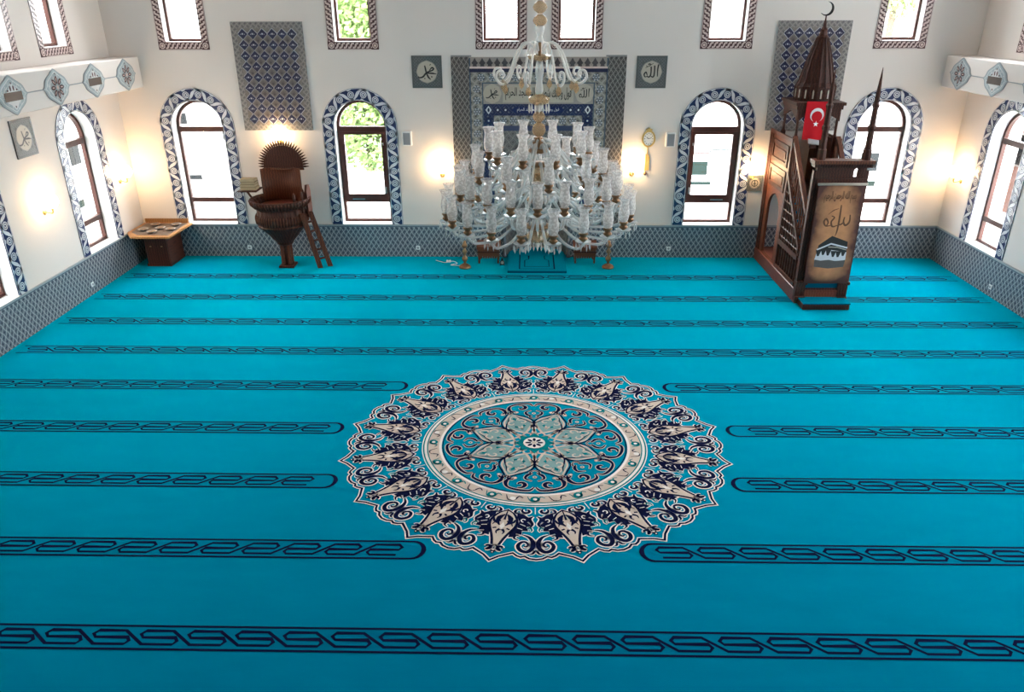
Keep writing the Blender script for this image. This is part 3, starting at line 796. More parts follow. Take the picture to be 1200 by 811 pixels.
# ---------------------------------------------------------------- lettering
AR = {'ا': (0xFE8D, 2), 'ب': (0xFE8F, 4), 'ج': (0xFE9D, 4), 'ح': (0xFEA1, 4), 'د': (0xFEA9, 2), 'ر': (0xFEAD, 2), 'س': (0xFEB1, 4), 'ش': (0xFEB5, 4),
      'ط': (0xFEC1, 4), 'ف': (0xFED1, 4), 'ك': (0xFED9, 4), 'ل': (0xFEDD, 4), 'م': (0xFEE1, 4), 'ن': (0xFEE5, 4), 'ه': (0xFEE9, 4), 'و': (0xFEED, 2), 'ي': (0xFEF1, 4)}
def shape_arabic(t):
    out = []
    for i, ch in enumerate(t):
        if ch not in AR: out.append(ch); continue
        base, n = AR[ch]
        prev = i > 0 and t[i-1] in AR and AR[t[i-1]][1] == 4
        nxt = i < len(t)-1 and t[i+1] in AR and n == 4
        out.append(chr(base+(3 if prev and nxt else 2 if nxt else 1 if prev else 0)))
    return ''.join(out[::-1])
def text_mesh(t, width, height, bold=.012):
    """letters as a flat mesh in x, z, centred on the origin, facing -y"""
    c = bpy.data.curves.new('lettering', 'FONT'); c.body = t; c.size = 1; c.offset = bold; c.resolution_u = 3; c.align_x = 'CENTER'
    o = bpy.data.objects.new('lettering', c); COL.objects.link(o)
    me = bpy.data.meshes.new_from_object(o.evaluated_get(bpy.context.evaluated_depsgraph_get()))
    bpy.data.objects.remove(o); bpy.data.curves.remove(c)
    xs = [v.co.x for v in me.vertices]; ys = [v.co.y for v in me.vertices]
    if not xs: return me
    sx = width/(max(xs)-min(xs)); sy = height/(max(ys)-min(ys)); cx, cy_ = (max(xs)+min(xs))/2, (max(ys)+min(ys))/2
    for v in me.vertices: v.co = ((v.co.x-cx)*sx, 0, (v.co.y-cy_)*sy)
    me.materials.clear(); me.update()
    return me
def lettering(t, width, height, m, parent, loc, bold=.012, rx=0.0):
    me = text_mesh(t, width, height, bold); me.materials.append(MATS[m])
    o = link('lettering', me, parent, loc); o.rotation_euler = (rx, 0, 0)
    return o
def allah(fl, c, s, m, lay, w=.11):
    P = lambda *q: [(c[0]+x*s, c[1]+y*s) for x, y in q]
    C = lambda *q: catmull(P(*q), 5)
    k = w*s
    fl.stroke(C((.66, .72), (.60, .2), (.62, -.42)), [k*1.2, k, k*.7], m, lay)
    fl.stroke(C((.28, .62), (.30, .1), (.26, -.36), (.10, -.46), (-.02, -.36)), [k*1.1, k, k*1.1, k*.9, k*.6], m, lay)
    fl.stroke(C((-.06, .52), (-.04, .0), (-.10, -.36), (-.28, -.46), (-.42, -.34)), [k*1.1, k, k*1.1, k, k*.6], m, lay)
    fl.stroke(C((-.40, -.30), (-.52, -.02), (-.70, -.18), (-.62, -.44), (-.40, -.40)), [k*.6, k, k*1.1, k*.8, k*.5], m, lay)
    fl.stroke(C((-.10, .78), (-.16, .68), (-.22, .80), (-.30, .68), (-.36, .80)), k*.5, m, lay)
    fl.stroke(C((-.52, .62), (-.44, .46)), k*.55, m, lay); fl.stroke(C((-.62, .40), (-.20, .60), (.20, .86)), [k*.3, k*.5, k*.2], m, lay)
def muhammad(fl, c, s, m, lay, w=.11):
    C = lambda *q: catmull([(c[0]+x*s, c[1]+y*s) for x, y in q], 5); k = w*s
    fl.stroke(C((-.20, .60), (-.12, .22), (-.06, -.08), (.12, -.48), (.34, -.72)), [k*.9, k*1.2, k, k*1.3, k*.5], m, lay)
    fl.stroke(C((.26, .14), (.50, .40), (.68, .30), (.52, .14), (.20, .04), (-.10, -.12), (-.42, -.46), (-.80, -.54), (-.84, -.40)), [k*.6, k*1.1, k*1.1, k, k*1.1, k*1.3, k, k*.4], m, lay)
    fl.stroke(C((.94, -.20), (.60, -.14), (.30, -.12), (-.06, -.10)), [k*.3, k*1.2, k*1.1, k*.8], m, lay)
    fl.stroke(C((.30, .62), (.42, .74)), k*.5, m, lay); fl.disc((c[0]+.46*s, c[1]-.46*s), k*.6, m, lay, 6); fl.disc((c[0]-.24*s, c[1]-.62*s), k*.5, m, lay, 6)
def join_flat(b, fl):
    base = len(b.v); b.v += fl.b.v
    for fc, m, uv in zip(fl.b.f, fl.b.m, fl.b.uv):
        b.f.append([i+base for i in fc]); b.m.append(m); b.sm.append(False); b.uv.append(uv)
BK = lambda u, v, h: Vector((u, -h, v))

# ---------------------------------------------------------------- prayer niche panel
def prayer_niche():
    t = tag(empty('prayer_niche', (0, -.001, 0)), 'tall tiled prayer niche panel with calligraphy row behind the chandelier', 'prayer niche', kind='structure')
    yb = lambda d: -d
    def uframe(name, xo, zo, xi, zi, d, m, z0=ZS+.006):
        b = MB(); b.prism([(-xo, z0), (-xi, z0), (-xi, zi), (xi, zi), (xi, z0), (xo, z0), (xo, zo), (-xo, zo)], -d, 0, 'y'); return b.build(name, [m], t)
    for s in (-1, 1):
        b = MB(); b.prism(rect(min(s*1.636, s*1.29), ZS+.006, max(s*1.636, s*1.29), 3.897), -.018, 0, 'y'); b.build('lattice_strip', ['mihrab_lattice'], t)
        b = MB(); b.box((s*1.30, -.026, ZS+.006), (s*1.272, 0, 3.85)); b.build('edge_strip', ['slate_tile'], t)
        b = MB(); b.box((s*1.636, -.024, 3.872), (s*1.25, 0, 3.90)); b.build('edge_strip', ['grey_tile'], t)
    b = MB(); b.box((-1.29, -.012, 3.70), (1.29, 0, 3.868)); b.build('crest_ground', ['crest_tile'], t)
    cyp = [(-.045, 0), (.045, 0), (.030, .03), (.062, .062), (.030, .10), (0, .155), (-.030, .10), (-.062, .062), (-.030, .03)]
    b = MB(); b.prism(cyp, -.010, 0, 'y'); me = b.mesh('cypress', ['fan_ink'])
    for k in range(18): link('cypress', me, t, (-1.19+2.38*k/17, -.012, 3.702))
    MB().box((-1.29, -.03, 3.665), (1.29, 0, 3.702)).build('red_band', ['pink_tile'], t)
    MB().box((-1.29, -.034, 3.60), (1.29, 0, 3.667)).build('navy_band', ['dark_diamond'], t)
    uframe('floral_band', 1.275, 3.60, 1.055, 3.415, .016, 'floral_band')
    uframe('edge_strip', 1.062, 3.42, 1.040, 3.40, .022, 'slate_tile')
    b = MB(); b.prism(rect(-1.04, 3.03, 1.04, 3.40), -.012, 0, 'y'); b.build('inscription_ground', ['taupe_tile'], t)
    uframe('blue_band', 1.04, 3.03, .845, 2.815, .014, 'navy_floral')
    uframe('floral_band', .845, 2.815, .665, 2.63, .018, 'floral_band')
    b = MB(); b.prism([(-.665, .0), (-NR, .0), (-NR, NS)]+[(-NR*cos(PI*i/20), NS+NR*sin(PI*i/20)) for i in range(1, 20)]+[(NR, NS), (NR, 0), (.665, 0), (.665, 2.63), (-.665, 2.63)], -.016, 0, 'y'); b.build('niche_surround', ['niche_tile'], t)
    MB().box((-.66, -.022, 2.535), (.66, 0, 2.63)).build('navy_band', ['navy_floral'], t)
    # flower rosettes along the pale bands
    def rosette(x, z, r=.066, d=.018):
        fl = Flat(lambda u, v, h: BK(u, v, h+d)); fl.disc((0, 0), r, 0, 0, 10); fl.disc((0, 0), r*.72, 1, 1, 10); fl.disc((0, 0), r*.42, 0, 2, 8); fl.disc((0, 0), r*.2, 2, 3, 6)
        for k in range(6): fl.disc((r*.8*cos(k*PI/3), r*.8*sin(k*PI/3)), r*.2, 2, 1, 6)
        return fl
    ros = rosette(0, 0).raw('rosette', ['slate_tile', 'grey_tile', 'pale_tile']); ros2 = rosette(0, 0, .066, .020).raw('rosette', ['slate_tile', 'grey_tile', 'pale_tile'])
    for k in range(11): link('rosette', ros, t, (-1.08+2.16*k/10, 0, 3.508))
    for s in (-1, 1):
        for k in range(13): link('rosette', ros, t, (s*1.165, 0, 3.30-.205*k))
    for k in range(8): link('rosette', ros2, t, (-.665+1.33*k/7, 0, 2.722))
    for s in (-1, 1):
        for k in range(9): link('rosette', ros2, t, (s*.755, 0, 2.52-.205*k))
    # inscription: two roundels and two long plaques
    for s in (-1, 1):
        b = MB(); b.prism([(s*.872+.172*cos(2*PI*i/28)*(1+.03*cos(8*2*PI*i/28)), 3.215+.172*sin(2*PI*i/28)*(1+.03*cos(8*2*PI*i/28))) for i in range(28)], -.022, 0, 'y')
        fl = Flat(lambda u, v, h: BK(u, v, h+.022))
        (allah if s > 0 else muhammad)(fl, (s*.872, 3.215), .135, 1, 0, .13); join_flat(b, fl)
        b.build('roundel', ['cream_tile', 'ink'], t)
        b = MB(); b.prism(rect(min(s*.67, s*.02), 3.055, max(s*.67, s*.02), 3.375), -.020, 0, 'y'); pl_ = b.build('script_plaque', ['cream_tile'], t)
        lettering(shape_arabic('فول وجهك شطر' if s > 0 else 'المسجد الحرام'), .56, .23, 'ink', pl_, (s*.345, -.0215, 3.215), .018)
    # blue cartouche with white script, corner diamonds
    b = MB(); b.prism([(-.50, 2.92), (-.43, 2.86), (.43, 2.86), (.50, 2.92), (.43, 2.98), (-.43, 2.98)], -.020, 0, 'y'); ca = b.build('cartouche', ['blue_tile'], t)
    lettering(shape_arabic('فول وجهك شطر المسجد الحرام'), .80, .085, 'pale_tile', ca, (0, -.0215, 2.92), .004)
    bm_ = ['pale_tile', 'dark_diamond', 'blue_tile']; pf = lambda u, v, h: BK(u, v, h+.014)
    fl = Flat(pf); fl.poly([(-.06, 0), (0, -.08), (.06, 0), (0, .08)], 0, 0); fl.disc((0, 0), .022, 1, 1, 8, .04); m1 = fl.raw('diamond_motif', bm_)
    fl = Flat(pf); fl.disc((0, 0), .045, 1, 0, 10); fl.disc((0, 0), .02, 0, 1, 8); m2 = fl.raw('disc_motif', bm_)
    fl = Flat(pf); fl.disc((0, 0), .07, 1, 0, 10); fl.disc((0, 0), .045, 2, 1, 8); fl.disc((0, 0), .018, 0, 2, 6); m3 = fl.raw('disc_motif', bm_)
    for s in (-1, 1):
        link('diamond_motif', m1, t, (s*.945, 0, 2.92))
        for k in range(2): link('disc_motif', m2, t, (s*(.62+.15*k), 0, 2.92))
        for k in range(9): link('disc_motif', m3, t, (s*.945, 0, 2.72-.22*k))
    # the hollow of the niche and its two slim columns
    b = MB(); n = 20; prof = [(NR, 0), (NR, .6), (NR, 1.2), (NR, NS)]+[(NR*cos(PI/2*i/8), NS+NR*sin(PI/2*i/8)) for i in range(1, 9)]
    pts = []; uv = []
    for r, z in prof:
        for i in range(n+1): a = PI*i/n; pts.append((r*cos(a), r*sin(a)*.9+.001, z)); uv.append((a*NR, z))
    b.add(pts, [(j*(n+1)+i, j*(n+1)+i+1, (j+1)*(n+1)+i+1, (j+1)*(n+1)+i) for j in range(len(prof)-1) for i in range(n)], 0, True, uv)
    b.build('niche_hollow', ['niche_tile'], t)
    for s in (-1, 1):
        b = MB(); b.lathe([(.05, 0), (.05, .05), (.032, .08), (.030, 1.66), (.05, 1.72), (.055, 1.80)], 10, (s*.655, -.052, .012)); b.build('colonette', ['slate_tile'], t)
prayer_niche()

# ---------------------------------------------------------------- two panels of diamond tiles
def diamond_panel(x0, x1, label):
    z0, z1 = 2.5443, 4.4806
    t = tag(empty('tile_panel', (0, -.003, 0)), label, 'tile panel', 'diamond tile panels on the niche wall')
    MB().box((x0, -.012, z0), (x1, 0, z1)).build('backing', ['pale_tile'], t)
    bw = .115
    b = MB(); b.prism(rect(x0, z0, x1, z1), -.022, -.010, 'y', 0, [rect(x0+bw, z0+bw, x1-bw, z1-bw)]); b.build('border', ['border_tile'], t)
    px, pz = (x1-x0-2*bw)/6, (z1-z0-2*bw)/9
    # dark tile with a small white tulip, pale tile with a grey fan
    def dia(s): return [(-px*.5*s, 0), (0, -pz*.5*s), (px*.5*s, 0), (0, pz*.5*s)]
    b = MB(); b.prism(dia(.97), -.020, -.012, 'y', 0)
    fl = Flat(lambda u, v, h: BK(u, v, h+.020)); fl.poly([(-.010, -.012), (.010, -.012), (.014, .022), (0, .010), (-.014, .022)], 1, 0); fl.disc((-.035, -.004), .008, 1, 0, 6); fl.disc((.035, -.004), .008, 1, 0, 6)
    join_flat(b, fl); dark = b.mesh('tile', ['dark_diamond', 'pale_tile'])
    b = MB(); b.prism(dia(.92), -.018, -.012, 'y', 0)
    fl = Flat(lambda u, v, h: BK(u, v, h+.018))
    for k in range(5):
        a = PI/2+(k-2)*.55; fl.stroke([(0, -.045), (.05*cos(a), -.02+.062*sin(a))], [.012, .026, .010], 1, 0)
    join_flat(b, fl); pale = b.mesh('tile', ['fan_tile', 'fan_ink', 'pale_tile'])
    for j in range(9):
        for i in range(6): link('tile', dark, t, (x0+bw+px*(i+.5), 0, z0+bw+pz*(j+.5)))
    for j in range(8):
        for i in range(5): link('tile', pale, t, (x0+bw+px*(i+1), 0, z0+bw+pz*(j+1)))
    # half tiles that close the field at its rim
    def half(pts, name='half_tile'):
        bb = MB(); bb.prism(pts, -.018, -.012, 'y', 0); return bb.mesh(name, ['fan_tile'])
    hx, hz = px*.42, pz*.42
    hb = half([(-hx, 0), (hx, 0), (0, hz)]); ht = half([(-hx, 0), (0, -hz), (hx, 0)]); hl = half([(0, -hz), (hx, 0), (0, hz)]); hr = half([(0, -hz), (0, hz), (-hx, 0)])
    q4 = half([(0, 0), (hx, 0), (0, hz)])
    for qx, qz, a in ((x0+bw, z0+bw, 0), (x1-bw, z0+bw, -PI/2), (x1-bw, z1-bw, PI), (x0+bw, z1-bw, PI/2)):
        o = link('half_tile', q4, t, (qx, 0, qz)); o.rotation_euler = (0, a, 0)
    for i in range(5):
        link('half_tile', hb, t, (x0+bw+px*(i+1), 0, z0+bw)); link('half_tile', ht, t, (x0+bw+px*(i+1), 0, z1-bw))
    for j in range(8):
        link('half_tile', hl, t, (x0+bw, 0, z0+bw+pz*(j+1))); link('half_tile', hr, t, (x1-bw, 0, z0+bw+pz*(j+1)))
diamond_panel(-5.676, -4.348, 'panel of navy diamond tiles above the spiked wooden pulpit')
diamond_panel(4.348, 5.676, 'panel of navy diamond tiles behind the minbar canopy')

# ---------------------------------------------------------------- square calligraphy tiles
def calligraphy_tile(fn, place, w, h, label):
    t = tag(empty('calligraphy_tile'), label, 'wall tile')
    b = MB(); b.xf = lambda p: place(p.x, p.z, -p.y); b.prism(rect(-w/2, -h/2, w/2, h/2), -.014, 0, 'y'); b.build('tile', ['plaque_tile'], t)
    b = MB(); b.xf = lambda p: place(p.x, p.z, -p.y); b.prism(rect(-w/2, -h/2, w/2, h/2), -.018, 0, 'y', 0, [rect(-w/2+.035, -h/2+.035, w/2-.035, h/2-.035)]); b.build('rim', ['green_grey_tile'], t)
    fl = Flat(lambda u, v, hh: place(u, v, .014+hh)); sx, sz = w*.34, h*.34
    fl.poly([(sx*1.0*cos(2*PI*i/32)*(1+.035*cos(16*PI*i/32)), sz*sin(2*PI*i/32)*(1+.035*cos(16*PI*i/32))) for i in range(32)], 0, 0)
    fl.stroke([(sx*.98*cos(2*PI*i/24), sz*.98*sin(2*PI*i/24)) for i in range(24)], .008, 1, 1, closed=True)
    for a in range(4):
        q = PI/4+a*PI/2; fl.disc((w*.36*cos(q)*1.05, h*.36*sin(q)*1.05), .03, 2, 0, 8)
    if fn: fn(fl, (0, 0), sx*.98, 3, 2, .13)
    fl.build('roundel', ['cream_tile', 'taupe_tile', 'green_grey_tile', 'ink'], t)
at = lambda x, z: (lambda u, v, h: Vector((x+u, -h, z+v)))
calligraphy_tile(muhammad, at(-2.09, 3.607), .565, .575, 'square grey tile with the name Muhammad beside the niche panel')
calligraphy_tile(allah, at(2.105, 3.60), .565, .57, 'square grey tile with the name Allah above the oval clock')
calligraphy_tile(muhammad, lambda u, v, h: Vector((-HX+h, -3.11+u, 2.89+v)), .54, .57, 'square grey calligraphy tile on the side wall between two arched windows')
def symbol(fl, c, s, m, lay, w):
    fl.stroke([(c[0]+s*.6*cos(k*PI/8), c[1]+s*.6*sin(k*PI/8)) for k in range(16)], s*.14, m, lay, closed=True); fl.stroke([(c[0], c[1]+s*.6), (c[0], c[1]-s*.7)], s*.16, m, lay); fl.stroke([(c[0]-s*.3, c[1]-s*.1), (c[0]+s*.3, c[1]-s*.1)], s*.14, m, lay)
calligraphy_tile(symbol, at(4.285, 1.53), .30, .31, 'small square grey tile under the wall lamp beside the minbar')

# ---------------------------------------------------------------- wall lamps
def lamp_meshes():
    g = MB(); g.lathe([(.02, -.115), (.06, -.105), (.098, -.06), (.115, 0), (.105, .055), (.07, .10), (.02, .115)], 16); globe = g.mesh('globe', ['lamp_glow'])
    p = MB(); p.lathe([(.055, 0), (.055, .008), (.035, .018), (.03, .022)], 14); p.v = [Vector((v.x, -v.z, v.y)) for v in p.v]; plate = p.mesh('back_plate', ['gold'])
    a = MB(); a.tube(catmull([(0, -.015, 0), (0, -.08, -.02), (0, -.135, -.02), (0, -.145, .05)], 5), .012, 8); a.lathe([(.018, 0), (.045, .012), (.05, .03)], 12, (0, -.145, .04)); arm = a.mesh('bracket', ['gold'])
    return globe, plate, arm
LM = lamp_meshes()
def wall_lamp(x, y, z, rz, label):
    t = tag(empty('wall_lamp', (x, y, z-.17), rz), label, 'wall lamp', 'lit globe wall lamps')
    link('back_plate', LM[1], t); link('bracket', LM[2], t); link('globe', LM[0], t, (0, -.145, .17))
wall_lamp(-5.03, 0, 2.49, 0, 'lit globe wall lamp above the spiked wooden pulpit')
wall_lamp(-1.875, 0, 1.86, 0, 'lit globe wall lamp between the niche panel and the plain loudspeaker')
wall_lamp(1.855, 0, 1.89, 0, 'lit globe wall lamp between the niche panel and the oval clock')
wall_lamp(4.21, 0, 1.83, 0, 'lit globe wall lamp above the small square tile by the minbar')
wall_lamp(-HX, -3.06, 1.88, PI/2, 'lit globe wall lamp between two arched windows of the side wall')
wall_lamp(-HX, -.56, 1.85, PI/2, 'lit globe wall lamp near the corner above the cabinet')
wall_lamp(HX, -.45, 1.85, -PI/2, 'lit globe wall lamp near the corner beyond the minbar')

# ---------------------------------------------------------------- clock, loudspeakers, sockets
def wall_clock():
    t = tag(empty('wall_clock', (2.14, 0, 2.385)), 'oval gold-framed wall clock with white face and hanging pendulum', 'clock')
    n = 28; ov = lambda a, b_: [(a*cos(2*PI*i/n), b_*sin(2*PI*i/n)) for i in range(n)]
    b = MB(); b.prism(ov(.13, .16), -.035, 0, 'y', 0, [ov(.10, .128)]); b.build('frame', ['gold'], t)
    b = MB(); b.prism(ov(.102, .13), -.020, 0, 'y'); b.build('face', ['white_plastic'], t)
    b = MB(); b.prism([(-.05, .15), (.05, .15), (.065, .18), (.025, .185), (0, .215), (-.025, .185), (-.065, .18)], -.03, 0, 'y'); b.build('crest', ['gold'], t)
    fl = Flat(lambda u, v, h: BK(u, v, h+.020))
    for k in range(12):
        a = 2*PI*k/12; fl.stroke([(.070*sin(a), .092*cos(a)), (.086*sin(a), .112*cos(a))], .011, 0, 0)
    fl.build('numerals', ['ink'], t)
    fl = Flat(lambda u, v, h: BK(u, v, h+.022)); fl.stroke([(0, 0), (-.038, .028)], .011, 0, 0); fl.stroke([(0, 0), (.058, .022)], .008, 0, 0); fl.build('hands', ['ink'], t)
    b = MB(); b.box((-.040, -.03, -.62), (-.022, -.008, -.29)); b.box((.022, -.03, -.60), (.040, -.008, -.34)); b.box((-.022, -.026, -.60), (.022, -.012, -.30)); b.build('pendulum_case', ['gold'], t)
    b = MB(); b.lathe([(.0, -.035), (.032, -.018), (.036, 0), (.032, .018), (0, .035)], 12, (-.030, -.036, -.66)); b.build('pendulum_bob', ['bronze'], t)
    MB().box((-.012, -.02, -.31), (.004, -.006, -.15)).build('pendulum_rod', ['gold'], t)
wall_clock()
def loudspeaker(x, z, label):
    t = tag(empty('loudspeaker', (x, 0, z)), label, 'loudspeaker')
    MB().box((-.092, -.11, -.138), (.092, 0, .138), 0, .012).build('cabinet', ['white_plastic'], t)
    MB().box((-.066, -.116, -.112), (.066, -.108, .112)).build('grille', ['grey_mesh'], t)
loudspeaker(-2.53, 2.395, 'small white wall loudspeaker beside the tree-filled arched window')
loudspeaker(2.55, 2.375, 'small white wall loudspeaker beside the oval clock')
def socket(place, label):
    t = tag(empty('wall_socket'), label, 'wall socket', 'wall sockets on the tiled dado')
    b = MB(); b.xf = lambda p: place(p.x, p.z, -p.y+.018); b.box((-.042, -.012, -.042), (.042, 0, .042), 0, .005); b.build('plate', ['white_plastic'], t)
    b = MB(); b.xf = lambda p: place(p.x, p.z, -p.y+.03)
    b.prism([(.024*cos(2*PI*i/12), .024*sin(2*PI*i/12)) for i in range(12)], -.003, 0, 'y'); b.build('recess', ['grey_mesh'], t)
for x, lab in ((-5.93, 'white socket on the tiled dado beside the wooden pulpit'), (-2.44, 'white socket on the tiled dado under the plain loudspeaker'), (2.70, 'white socket on the tiled dado under the clock-side loudspeaker')):
    socket(at(x, .19), lab)
socket(lambda u, v, h: Vector((-HX+h, -2.28+u, .18+v)), 'white socket on the tiled side dado near the cabinet')
socket(lambda u, v, h: Vector((HX-h, -2.2+u, .17+v)), 'white socket on the tiled side dado near the minbar')
# ---------------------------------------------------------------- minbar (stepped pulpit)
MX, ML, MR = 4.88, 4.48, 5.28                      # centre line and the two side faces
def minbar():
    t = tag(empty('minbar', (MX, -1.5, 0)), 'tall carved dark wood minbar with stairs, canopy and crescent finial', 'minbar')
    w = lambda: MB(lambda p: p-Vector((MX, -1.5, 0)))
    D = 'dark_wood'
    w().box((ML-.03, -2.62, 0), (MR+.03, -.02, .24), 0, .01).build('plinth', ['red_wood'], t)
    st = w().box((ML+.02, -2.93, 0), (MR+.01, -2.60, .105), 0, .01).build('front_step', [D], t)
    w().box((ML+.02, -2.945, .105), (MR+.015, -2.60, .125)).build('step_carpet', ['rug_teal'], st)
    # stairs between the side walls
    n = 8
    for k in range(n):
        y0 = -2.58+k*.155; z1 = .25+(k+1)*.17
        s_ = w().box((ML+.07, y0, .24), (MR-.07, y0+.16, z1)).build('stair', [D], t)
        w().box((ML+.07, y0-.004, z1-.14), (MR-.07, y0, z1)).build('stair_carpet', ['rug_teal'], s_)
    zp = 1.62
    w().box((ML+.03, -1.35, zp-.06), (MR-.03, -.06, zp)).build('platform', [D], t)
    # both side faces
    for sx, X in ((-1, ML), (1, MR)):
        x0, x1 = (X, X+.05) if sx < 0 else (X-.05, X)
        xo, xq = (X-.018, X) if sx < 0 else (X, X+.018)                # proud mouldings
        # rear tower: frame with a pointed passage, two square panels over it
        yA, yB = -1.34, -.06
        arc = [(-1.08, .26), (-.36, .26), (-.36, 1.12)]+[(-.36-.36*(1-cos(PI/2*i/6))*1.0, 1.12+.36*sin(PI/2*i/6)) for i in range(1, 6)]+[(-.72, 1.50)]+[(-.72-.36*(1-sin(PI/2*i/6)) if False else -1.08+.36*(1-cos(PI/2*(6-i)/6)), 1.12+.36*sin(PI/2*(6-i)/6)) for i in range(1, 6)]+[(-1.08, 1.12)]
        b = w(); b.prism(rect(yA, .24, yB, 2.57), x0, x1, 'x', 0, [arc]); b.build('tower_side', ['mid_wood'], t)
        for z0, z1 in ((1.60, 1.98), (2.06, 2.44)):
            b = w(); b.prism(rect(-1.18, z0, -.24, z1), xo, xq, 'x', 0, [rect(-1.10, z0+.07, -.32, z1-.07)]); pn = b.build('panel_frame', [D], t)
            b = w(); b.prism(rect(-1.04, z0+.12, -.38, z1-.12), xo+.004, xq, 'x'); b.build('panel', ['mid_wood'], t)
        b = w(); b.box((xo-.012 if sx < 0 else xo, yA-.02, 2.53), (xq if sx < 0 else xq+.012, yB, 2.60)); b.build('parapet_cap', ['mid_wood'], t)
        for y in (yA, -.20, -.02):
            b = w(); b.box((xo, y-.0, .24), (xq, y+.07 if y < -.1 else y-.07, 2.53)); b.build('tower_stile', [D], t)
        # stair flank: carved triangle, arcade of small balusters below, railing above
        tri = [(-1.36, .78), (-2.36, .78), (-2.36, .92), (-1.36, 1.92)]
        b = w(); b.prism(tri, x0+.012, x1-.012, 'x'); fl_ = b.build('flank', ['mid_wood'], t)
        # carved trellis on the triangle
        def bar(y0_, z0_, y1_, z1_, r=.016):
            bb = w(); bb.tube([(((xo+xq)/2), y0_, z0_), (((xo+xq)/2), y1_, z1_)], r, 4, 0, False); return bb.build('carved_bar', [D], fl_)
        for k in range(7):
            y = -1.44-.13*k; zt = 1.92-( -1.36-y)
            bar(y, .80, y, max(.86, zt-.03))
        for k in range(6):
            z = .88+.16*k; yl = -1.36-(1.92-z)
            bar(-1.38, z, max(-2.34, yl+.02), z)
        for k in range(6):
            y = -1.40-.16*k
            bar(y, .80, max(-2.34, y-.9 if False else y-.0), .80, .01)
            z = 1.86-.16*k
            if z > .95: bar(-1.37, z-.1, -1.37-(z-.1-.80)*.85, .80, .013)
        b = w(); b.prism([(-2.38, .84), (-1.34, 1.88), (-1.34, 1.99), (-2.38, .95)], xo, xq, 'x'); b.build('string', ['dark_wood'], t)
        b = w(); b.box((xo, -2.38, .70), (xq, -1.34, .79)); b.build('flank_rail', ['dark_wood'], t)
        b = w(); b.box((xo, -2.40, .24), (xq, -1.34, .31)); b.build('flank_rail', ['mid_wood'], t)
        for k in range(8):
            y = -1.42-.128*k
            b = w(); b.lathe([(.026, 0), (.026, .05), (.016, .07), (.024, .18), (.014, .30), (.026, .34), (.026, .40)], 8, ((x0+x1)/2, y, .305)); b.build('flank_baluster', [D], t)
        b = w(); b.box((x0+.03 if sx < 0 else x0, -2.38, .30), (x1 if sx < 0 else x1-.03, -1.34, .72)); b.build('flank_backing', [D], t)
        # handrail with turned balusters
        b = w(); b.prism([(-2.42, 1.52), (-1.32, 2.56), (-1.32, 2.64), (-2.42, 1.60)], x0-.012, x1+.012, 'x'); b.build('handrail', ['mid_wood'], t)
        for k in range(9):
            y = -1.42-.115*k; zb = 1.99-(-1.34-y); zt = 2.55-(-1.32-y)*.945
            b = w(); h = zt-zb; b.lathe([(.020, 0), (.020, h*.12), (.011, h*.2), (.022, h*.5), (.011, h*.8), (.020, h*.88), (.020, h)], 8, ((x0+x1)/2, y, zb)); b.build('baluster', ['mid_wood'], t)
        # gate post in front, ribbed, with a tall spire
        px = ML+.045 if sx < 0 else MR-.035
        for k in range(3):
            b = w(); b.lathe([(.030, 0), (.024, .02), (.024, 2.16), (.032, 2.20)], 8, (px+(k-1)*.05, -2.60, .10)); b.build('post_shaft', [D], t)
        w().box((px-.085, -2.66, .06), (px+.085, -2.54, .14)).build('post_base', [D], t)
        w().box((px-.095, -2.67, .36), (px+.095, -2.53, .41)).build('post_collar', [D], t)
        w().box((px-.085, -2.62, .10), (px+.085, -2.54, 2.3)).build('gate_post', [D], t)
        b = w(); b.lathe([(.070, 0), (.070, .16), (.054, .18), (.050, .46), (.066, .48), (.066, .52), (.048, .55), (.044, .80), (.058, .82), (.058, .85), (.040, .88), (.036, 1.02), (.022, 1.2), (.004, 1.40)], 8, (px, -2.60, 2.47), 0, False); b.build('spire', [D], t)
    # gate lintel with pierced frieze and cornice
    w().box((ML-.01, -2.66, 2.10), (MR+.01, -2.56, 2.18)).build('lintel', [D], t)
    b = w(); b.prism(rect(ML+.0, 2.18, MR, 2.36), -2.63, -2.59, 'y', 0, [[(MR-.20, 2.20), (MR-.13, 2.20), (MR-.13, 2.31), (MR-.165, 2.35), (MR-.20, 2.31)]]); b.build('frieze', [D], t)
    w().box((ML-.06, -2.70, 2.36), (MR+.06, -2.52, 2.42)).build('cornice', [D], t); w().box((ML-.085, -2.72, 2.42), (MR+.085, -2.50, 2.475)).build('cornice', ['mid_wood'], t)
    dm = MB().box((-.011, -.012, 0), (.011, 0, .05)).mesh('dentil', [D])
    for k in range(24): link('dentil', dm, t, (ML-.07+.94*k/23-MX, -2.72+1.5, 2.37))
    for k in range(26): link('dentil', dm, t, (ML+.05+.70*k/25-MX, -2.935+1.5, .03))
    # canopy kiosk
    KY = -.86
    for px in (ML+.06, MR-.06):
        for py in (KY-.36, KY+.36):
            b = w(); b.box((px-.035, py-.035, zp), (px+.035, py+.035, 2.62)); b.lathe([(.035, 2.62), (.024, 2.66), (.022, 2.98), (.034, 3.02), (.036, 3.06)], 10, (px, py, 0)); b.build('kiosk_post', [D], t)
    for py in (KY-.37, KY+.37):
        b = w(); q = 8; a = [(ML+.06+.68*i/q, 3.07-.16+.12*sin(PI*i/q)) for i in range(q+1)]
        b.prism([(ML+.03, 3.09), (ML+.03, 2.88)]+a+[(MR-.03, 2.88), (MR-.03, 3.09)], py-.02, py+.02, 'y'); b.build('kiosk_arch', [D], t)
